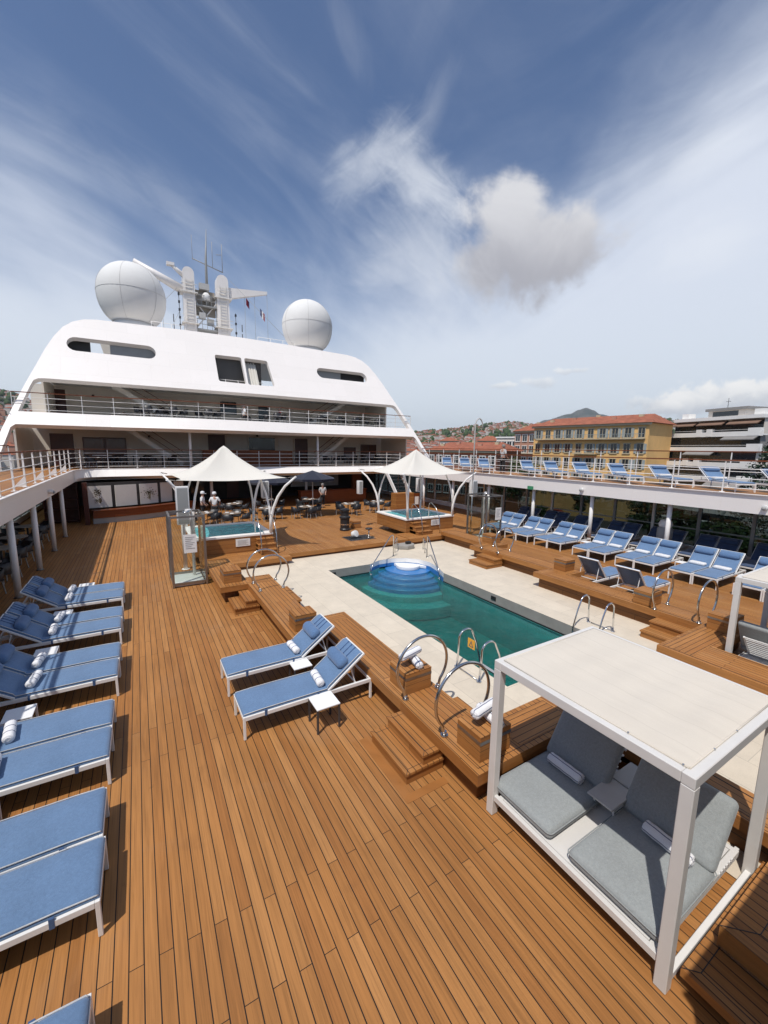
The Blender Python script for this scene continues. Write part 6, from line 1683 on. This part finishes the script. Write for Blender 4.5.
# ---- trees
def crown_mesh(name, mat, clumps, n, leaf, seed):
    rnd = random.Random(seed); g = MB()
    for i in range(n):
        c, r = clumps[rnd.randrange(len(clumps))]
        v = Vector((rnd.gauss(0, 1), rnd.gauss(0, 1), rnd.gauss(0, 1))).normalized() * (rnd.random() ** .45)
        p = Vector(c) + Vector((v.x * r[0], v.y * r[1], v.z * r[2]))
        nrm_ = (v + Vector((rnd.uniform(-.7, .7), rnd.uniform(-.7, .7), rnd.uniform(-.2, .9)))).normalized()
        a = nrm_.cross(Vector((rnd.random(), rnd.random(), rnd.random()))).normalized(); b = nrm_.cross(a); s_ = leaf * rnd.uniform(.6, 1.4)
        g.add([p + a * s_, p + b * s_ * .6, p - a * s_, p - b * s_ * .6], [(0, 1, 2, 3)])
    return g
def tree(label, p, h, kind, seed, name='broadleaf_tree', group=None):
    rnd = random.Random(seed); t = thing(name, label, 'tree', p, rnd.uniform(0, 6), group)
    g = MB(); g.tube([(0, 0, 0), (.05, .02, h * .3), (-.05, .1, h * .6)], [.22, .16, .09], 8)
    for i in range(5):
        a = i * 1.25; g.tube([(0, 0, h * (.3 + .06 * i)), (math.cos(a) * h * .16, math.sin(a) * h * .16, h * (.46 + .06 * i))], [.08, .03], 6)
    g.build('trunk', 'bark', t)
    if kind == 'pine':
        cl = []
        for i in range(9):
            z = h * (.25 + .08 * i); w = h * .36 * (1 - i / 10.5)
            for k in range(6):
                a = k * 1.05 + i * .5; cl.append(((math.cos(a) * w * .6, math.sin(a) * w * .6, z - .04 * h * (k % 2)), (w * .42, w * .42, h * .035)))
        crown_mesh('c', 'pine', cl, 5200, .22, seed).build('crown', 'pine', t)
    else:
        cl = [((rnd.uniform(-.22, .22) * h, rnd.uniform(-.22, .22) * h, h * rnd.uniform(.45, .9)), (h * rnd.uniform(.10, .2),) * 2 + (h * rnd.uniform(.08, .15),)) for _ in range(15)]
        crown_mesh('c', 'leaf', cl, 2600, .24, seed).build('crown', 'leaf', t)
    return t
tree('dark layered conifer at the right edge in front of the terraced block', (at(786, 450, 84).x, at(786, 450, 84).y, -11.5), 22.0, 'pine', 5, 'conifer')
tree('dark broadleaf tree behind the railing, between the terracotta and pink houses', (at(523, 450, 92).x, at(523, 450, 92).y, -11.5), 14.6, 'b', 15)
spots = [(540, 84), (585, 100), (655, 76), (690, 86), (716, 66), (742, 80), (764, 66)]
side_w = ['leftmost', 'second from the left', 'third from the left', 'in the middle', 'third from the right', 'second from the right', 'rightmost']
for k, (x, D) in enumerate(spots):
    p = at(x, 470, D); tree(f'green tree on the quay seen through the gallery windows, {side_w[k]}', (p.x, p.y, -11.5), 6.0 + (k * 37 % 5) * .8, 'b', 40 + k, group='quay trees')
# quay wall and cars
t = thing('quay_wall', 'long pale wall along the quay seen through the gallery windows', 'wall', (98, 60, -11.5))
g = MB(); g.box(-.3, .3, -70, 70, 0, 2.2); g.build('wall', 'pale', t); g = MB(); g.box(-.4, .4, -70, 70, 2.203, 2.4); g.build('coping', 'concrete', t)
M['car_white'] = paint('car_white', (.75, .75, .75), .2, .02, 1, spec=.7); M['car_dark'] = paint('car_dark', (.03, .035, .045), .2, .1, 1, spec=.7); M['car_silver'] = paint('car_silver', (.35, .36, .37), .25, .05, 1, metal=.5); M['car_red'] = paint('car_red', (.30, .03, .03), .25, .05, 1)
def car(label, x, y, rot, mat, van=False):
    t = thing('parked_car', label, 'car', (x, y, -11.5), rot, 'cars parked on the quay'); hh = 2.0 if van else 1.45
    prof = [(-2.1, .35), (2.1, .35), (2.15, .75), (1.3, .95), (.65, hh), (-1.5, hh), (-2.05, 1.0)] if not van else [(-2.3, .35), (2.3, .35), (2.35, .95), (1.75, 1.15), (1.25, hh), (-2.2, hh), (-2.3, .9)]
    n = len(prof); g = MB(); vs = [(a, -.85 * (.9 if b > 1.2 else 1), b) for a, b in prof] + [(a, .85 * (.9 if b > 1.2 else 1), b) for a, b in prof]
    g.add(vs, [tuple(range(n)), tuple(range(n, 2 * n))[::-1]] + [(i, (i + 1) % n, n + (i + 1) % n, n + i) for i in range(n)]); g.build('body', mat, t, bevel=.06)
    g = MB()
    for sy in (-1, 1): g.add([(-1.35, sy * .862, 1.0), (1.05, sy * .862, 1.0), (.6, sy * .80, hh - .12), (-1.25, sy * .80, hh - .12)], [(0, 1, 2, 3)])
    g.build('windows', 'pane', t)
    for sx in (-1.3, 1.35):
        for sy in (-.78, .78):
            g = MB(); g.cyl((0, 0, -.1), .32, .2, 16); g.xform(Matrix.Translation((sx, sy, .32)) @ Matrix.Rotation(R(90), 4, 'X')); g.build('wheel', 'black', t)
for k, (x, y, mt, v) in enumerate(((104, 52.5, 'car_white', True), (103, 58, 'car_dark', False), (104, 64, 'car_silver', False), (105, 72, 'car_white', False), (92, 45, 'car_silver', False), (90, 66, 'car_red', False), (83, 60, 'car_dark', False), (86, 38, 'car_white', False))):
    car(['white van parked on the quay seen through the gallery windows', 'dark car parked left of the white van', 'silver car parked near the quay trees', 'white car parked farther left on the quay', 'silver car parked at the right on the quay', 'red car parked on the quay', 'dark car parked nearest the ship', 'white car parked far right on the quay'][k], x, y, R(85 + k * 3), mt, v)

# thin summer haze over harbour and hills
mt = bpy.data.materials.new('air'); mt.use_nodes = True; n_ = mt.node_tree
for q in list(n_.nodes): n_.nodes.remove(q)
o_ = n_.nodes.new('ShaderNodeOutputMaterial'); v_ = n_.nodes.new('ShaderNodeVolumePrincipled')
v_.inputs['Color'].default_value = (.78, .86, .95, 1); v_.inputs['Density'].default_value = .00006; v_.inputs['Anisotropy'].default_value = .2
n_.links.new(v_.outputs[0], o_.inputs['Volume']); M['air'] = mt
g = MB(); g.box(-9100, 9100, -9100, 9100, -15.0, 680); o = g.build('haze', 'air', kind='stuff'); tag(o, 'thin pale haze over the harbour and hills', 'haze')

# ================================================================== LIGHT, SKY, VIEW
SUN = Vector((-.45, -.30, 1.0)).normalized()
ld = bpy.data.lights.new('sun', 'SUN'); ld.energy = 3.75; ld.angle = R(.55); ld.color = (1.0, .955, .89)
lo = bpy.data.objects.new('sun', ld); COL.objects.link(lo); lo.location = (-20, -15, 60)
lo.rotation_euler = (-SUN).to_track_quat('-Z', 'Y').to_euler()

w = bpy.data.worlds.new('World'); sc.world = w; w.use_nodes = True
nt = w.node_tree
for n in list(nt.nodes): nt.nodes.remove(n)
h = N(nt)
wo = nt.nodes.new('ShaderNodeOutputWorld'); bg = nt.nodes.new('ShaderNodeBackground'); nt.links.new(bg.outputs[0], wo.inputs[0])
sky = nt.nodes.new('ShaderNodeTexSky'); sky.sky_type = 'NISHITA'; sky.sun_disc = False
sky.sun_elevation = math.asin(SUN.z); sky.sun_rotation = math.atan2(SUN.x, SUN.y)
sky.air_density = 1.0; sky.dust_density = 1.2; sky.ozone_density = 2.2; sky.altitude = 20
STR = .085
bg.inputs[1].default_value = STR
def S(*c): return tuple(v / STR for v in c)
tc = nt.nodes.new('ShaderNodeTexCoord'); dvec = tc.outputs['Generated']
dx, dy, dz = h.sep(dvec)
zc = h.math('MAXIMUM', dz, 0.0)
den = h.math('ADD', zc, .50)
# cloud-plane coordinates turned so that 'a' runs away from the camera
px_ = h.math('DIVIDE', dx, den); py_ = h.math('DIVIDE', dy, den)
ca_, sa_ = math.cos(R(31)), math.sin(R(31))
la = h.math('ADD', h.math('MULTIPLY', px_, sa_), h.math('MULTIPLY', py_, ca_))      # ahead
lr_ = h.math('SUBTRACT', h.math('MULTIPLY', px_, ca_), h.math('MULTIPLY', py_, sa_))  # to the right
base = h.mix(1.0, sky.outputs[0], (.95, 1.06, 1.22), 'MULTIPLY')
# broad veil, thicker towards the horizon; its upper edges follow straight bands of cirrus
def dotv(v): return h.math('ADD', h.math('ADD', h.math('MULTIPLY', dx, v.x), h.math('MULTIPLY', dy, v.y)), h.math('MULTIPLY', dz, v.z))
def band(p, q):
    a, b = ray(*p).normalized(), ray(*q).normalized(); n_ = a.cross(b).normalized()
    return n_ if n_.z < 0 else -n_          # points downward: positive below the band
def fib(p, q, along, across, scale, seed):
    a, b = ray(*p).normalized(), ray(*q).normalized(); e1 = (b - a).normalized(); m_ = (a + b).normalized(); e2 = m_.cross(e1).normalized()
    return h.noise(h.comb(h.math('ADD', h.math('MULTIPLY', dotv(e1), along), seed), h.math('MULTIPLY', dotv(e2), across), h.math('MULTIPLY', dotv(m_), along)), scale, 8, .56, 1.0)
f1 = fib((0, 110), (270, 270), 1.1, 4.2, 1.5, 2.0); f2 = fib((430, 260), (768, 60), 1.2, 3.4, 1.5, 7.3)
side = h.smooth(lr_, -.25, .35)
soft_n = h.noise(dvec, 2.1, 6, .55, .6)
nL, nR = band((-40, 85), (290, 275)), band((330, 330), (768, 95))
wv = h.math('MULTIPLY', h.math('SUBTRACT', soft_n, .5), .30)
vL = h.math('MULTIPLY', h.smooth(h.math('ADD', dotv(nL), wv), -.08, .38), .74)
vR = h.math('MULTIPLY', h.smooth(h.math('ADD', dotv(nR), wv), -.26, .36), .86)
vRm = h.math('MULTIPLY', vR, h.smooth(lr_, -.55, .05)); vLm = h.math('MULTIPLY', vL, h.math('SUBTRACT', 1.0, h.math('MULTIPLY', h.smooth(lr_, -.3, .2), .8)))
fibm = h.math('ADD', h.math('MULTIPLY', f1, h.math('SUBTRACT', 1.0, side)), h.math('MULTIPLY', f2, side))
veil = h.math('ADD', h.math('MAXIMUM', vLm, vRm), h.math('MULTIPLY', h.smooth(dz, .34, .03), .50))
veil = h.math('ADD', veil, h.math('MULTIPLY', h.math('SUBTRACT', fibm, .47), .85))
veil = h.math('ADD', veil, h.math('MULTIPLY', h.math('SUBTRACT', soft_n, .5), .35))
thin = h.math('MULTIPLY', h.smooth(lr_, -.05, .75), h.math('ADD', .10, h.math('MULTIPLY', h.noise(dvec, 1.7, 5, .6, .8), .36)))
veil = h.math('ADD', veil, thin)
veil = h.math('MULTIPLY', h.smooth(h.math('ADD', veil, .06), .0, 1.0), h.smooth(la, -1.0, .15))  # veil cleared in the unseen sky behind the camera to cut fill light
vcol = h.mix(h.smooth(dz, .02, .40), S(.76, .82, .88), S(.75, .80, .90))
col = h.mix(h.math('MULTIPLY', veil, .88), base, vcol)
# direction-fixed clouds: the grey-white heap, a bright wisp, heaps on the horizon
def blob(d, r, stretch=(1, 1), nscale=5.5, namp=.5, soft=.3, seed=0.0):
    d = Vector(d).normalized(); rt = d.cross(Vector((0, 0, 1))).normalized(); up = rt.cross(d)
    dot = lambda v: h.math('ADD', h.math('ADD', h.math('MULTIPLY', dx, v.x), h.math('MULTIPLY', dy, v.y)), h.math('MULTIPLY', dz, v.z))
    a = h.math('DIVIDE', dot(rt), r * stretch[0]); b = h.math('DIVIDE', dot(up), r * stretch[1])
    f = h.math('GREATER_THAN', dot(d), .3)
    n = h.noise(h.comb(h.math('ADD', h.math('MULTIPLY', dx, 1), seed), dy, dz), nscale, 7, .6, .3)
    rr = h.math('SQRT', h.math('ADD', h.math('MULTIPLY', a, a), h.math('MULTIPLY', b, b)))
    v = h.math('ADD', h.math('SUBTRACT', 1.0, rr), h.math('MULTIPLY', h.math('SUBTRACT', n, .5), namp * 2))
    return h.math('MULTIPLY', h.smooth(v, 0.0, soft), f), a, b, n
d1 = ray(520, 241).normalized(); rt1 = d1.cross(Vector((0, 0, 1))).normalized(); up1 = rt1.cross(d1)
n1 = h.noise(dvec, 6.0, 9, .60, .5); n1b = h.noise(dvec, 17.0, 6, .6, .3)
b1 = h.math('DIVIDE', dotv(up1), .10)
def lobe(x, y, rx, ry):
    c_ = ray(x, y).normalized(); a = h.math('DIVIDE', dotv(rt1), rx); v0 = c_.dot(rt1) / rx; w0 = c_.dot(up1) / ry
    a = h.math('SUBTRACT', a, v0); b = h.math('SUBTRACT', h.math('DIVIDE', dotv(up1), ry), w0)
    return h.math('SUBTRACT', 1.0, h.math('SQRT', h.math('ADD', h.math('MULTIPLY', a, a), h.math('MULTIPLY', b, b))))
lb = h.math('SMOOTH_MAX', h.math('SMOOTH_MAX', lobe(522, 250, .150, .092), lobe(510, 214, .085, .085), .3), h.math('SMOOTH_MAX', lobe(563, 250, .075, .075), lobe(487, 262, .085, .062), .1), .25)
m1 = h.math('ADD', lb, h.math('ADD', h.math('MULTIPLY', h.math('SUBTRACT', n1, .5), 1.75), h.math('MULTIPLY', h.math('SUBTRACT', n1b, .5), .75)))
m1 = h.math('MULTIPLY', h.smooth(m1, -.05, .50), h.math('GREATER_THAN', dotv(d1), .5))
shade = h.smooth(h.math('ADD', b1, h.math('MULTIPLY', h.math('SUBTRACT', n1, .5), 1.6)), -.75, .85)
ccol = h.mix(shade, S(.39, .385, .42), S(.75, .745, .76))
col = h.mix(h.math('MULTIPLY', m1, .90), col, ccol)
def feather(p, q, wid, op, sd):
    """bright cirrus feather lying along the line p-q"""
    global col
    a, b = ray(*p).normalized(), ray(*q).normalized(); m_ = (a + b).normalized(); e1 = (b - a); L_ = e1.length / 2; e1.normalize(); e2 = m_.cross(e1).normalized()
    u = h.math('DIVIDE', dotv(e1), L_); v = h.math('DIVIDE', dotv(e2), wid)
    n_ = h.noise(h.comb(h.math('ADD', h.math('MULTIPLY', dotv(e1), 5.0), sd), h.math('MULTIPLY', dotv(e2), 16.0), 0), 1.3, 8, .62, 1.6)
    n3 = h.noise(dvec, 6.0, 5, .6, .5)
    r_ = h.math('SQRT', h.math('ADD', h.math('MULTIPLY', u, u), h.math('MULTIPLY', v, v)))
    k = h.math('ADD', h.math('SUBTRACT', 1.0, r_), h.math('ADD', h.math('MULTIPLY', h.math('SUBTRACT', n_, .5), 1.2), h.math('MULTIPLY', h.math('SUBTRACT', n3, .5), .9)))
    k = h.math('MULTIPLY', h.smooth(k, -.1, 1.15), h.math('GREATER_THAN', dotv(m_), .4))
    col = h.mix(h.math('MULTIPLY', k, op), col, S(.84, .87, .92))
feather((320, 200), (425, 118), .06, .46, 1.0)
feather((360, 125), (475, 228), .06, .60, 3.0)
feather((375, 195), (485, 320), .10, .36, 5.0)
feather((320, -60), (370, 110), .035, .09, 7.0)
feather((410, 165), (452, 60), .026, .15, 9.0)
feather((330, 210), (500, 330), .14, .25, 21.0)
feather((640, 175), (790, 120), .05, .30, 11.0)
feather((640, 270), (800, 210), .06, .35, 13.0)
feather((0, 85), (300, 290), .05, .18, 15.0)
feather((340, 275), (420, 270), .05, .22, 17.0)
for (x, y, r, st, sd) in ((735, 396, .085, (1.5, .42), 1.0), (690, 404, .06, (1.4, .42), 5.0), (660, 408, .04, (1.3, .5), 15.0), (540, 382, .03, (1.3, .5), 2.0), (575, 371, .028, (1.6, .35), 7.0), (500, 386, .02, (1.5, .5), 8.0), (640, 402, .035, (1.6, .5), 9.0)):
    mm, aa, bb, nn = blob(ray(x, y), r, st, 24, 1.25, .6, sd)
    sh = h.smooth(h.math('ADD', bb, h.math('MULTIPLY', h.math('SUBTRACT', nn, .5), 1.5)), -.7, .7)
    cc = h.mix(sh, S(.60, .63, .68), S(.98, .97, .95))
    col = h.mix(h.math('MULTIPLY', mm, .95 if r > .035 else .55), col, cc)
nt.links.new(col, bg.inputs[0])

vs_ = sc.view_settings
vs_.view_transform = 'Standard'; vs_.look = 'None'; vs_.exposure = 0.10; vs_.gamma = 1.0; vs_.use_curve_mapping = False
sc.render.engine = 'CYCLES'
sc.cycles.max_bounces = 8; sc.cycles.transparent_max_bounces = 16; sc.cycles.diffuse_bounces = 4; sc.cycles.glossy_bounces = 4
sc.cycles.caustics_reflective = False; sc.cycles.caustics_refractive = False
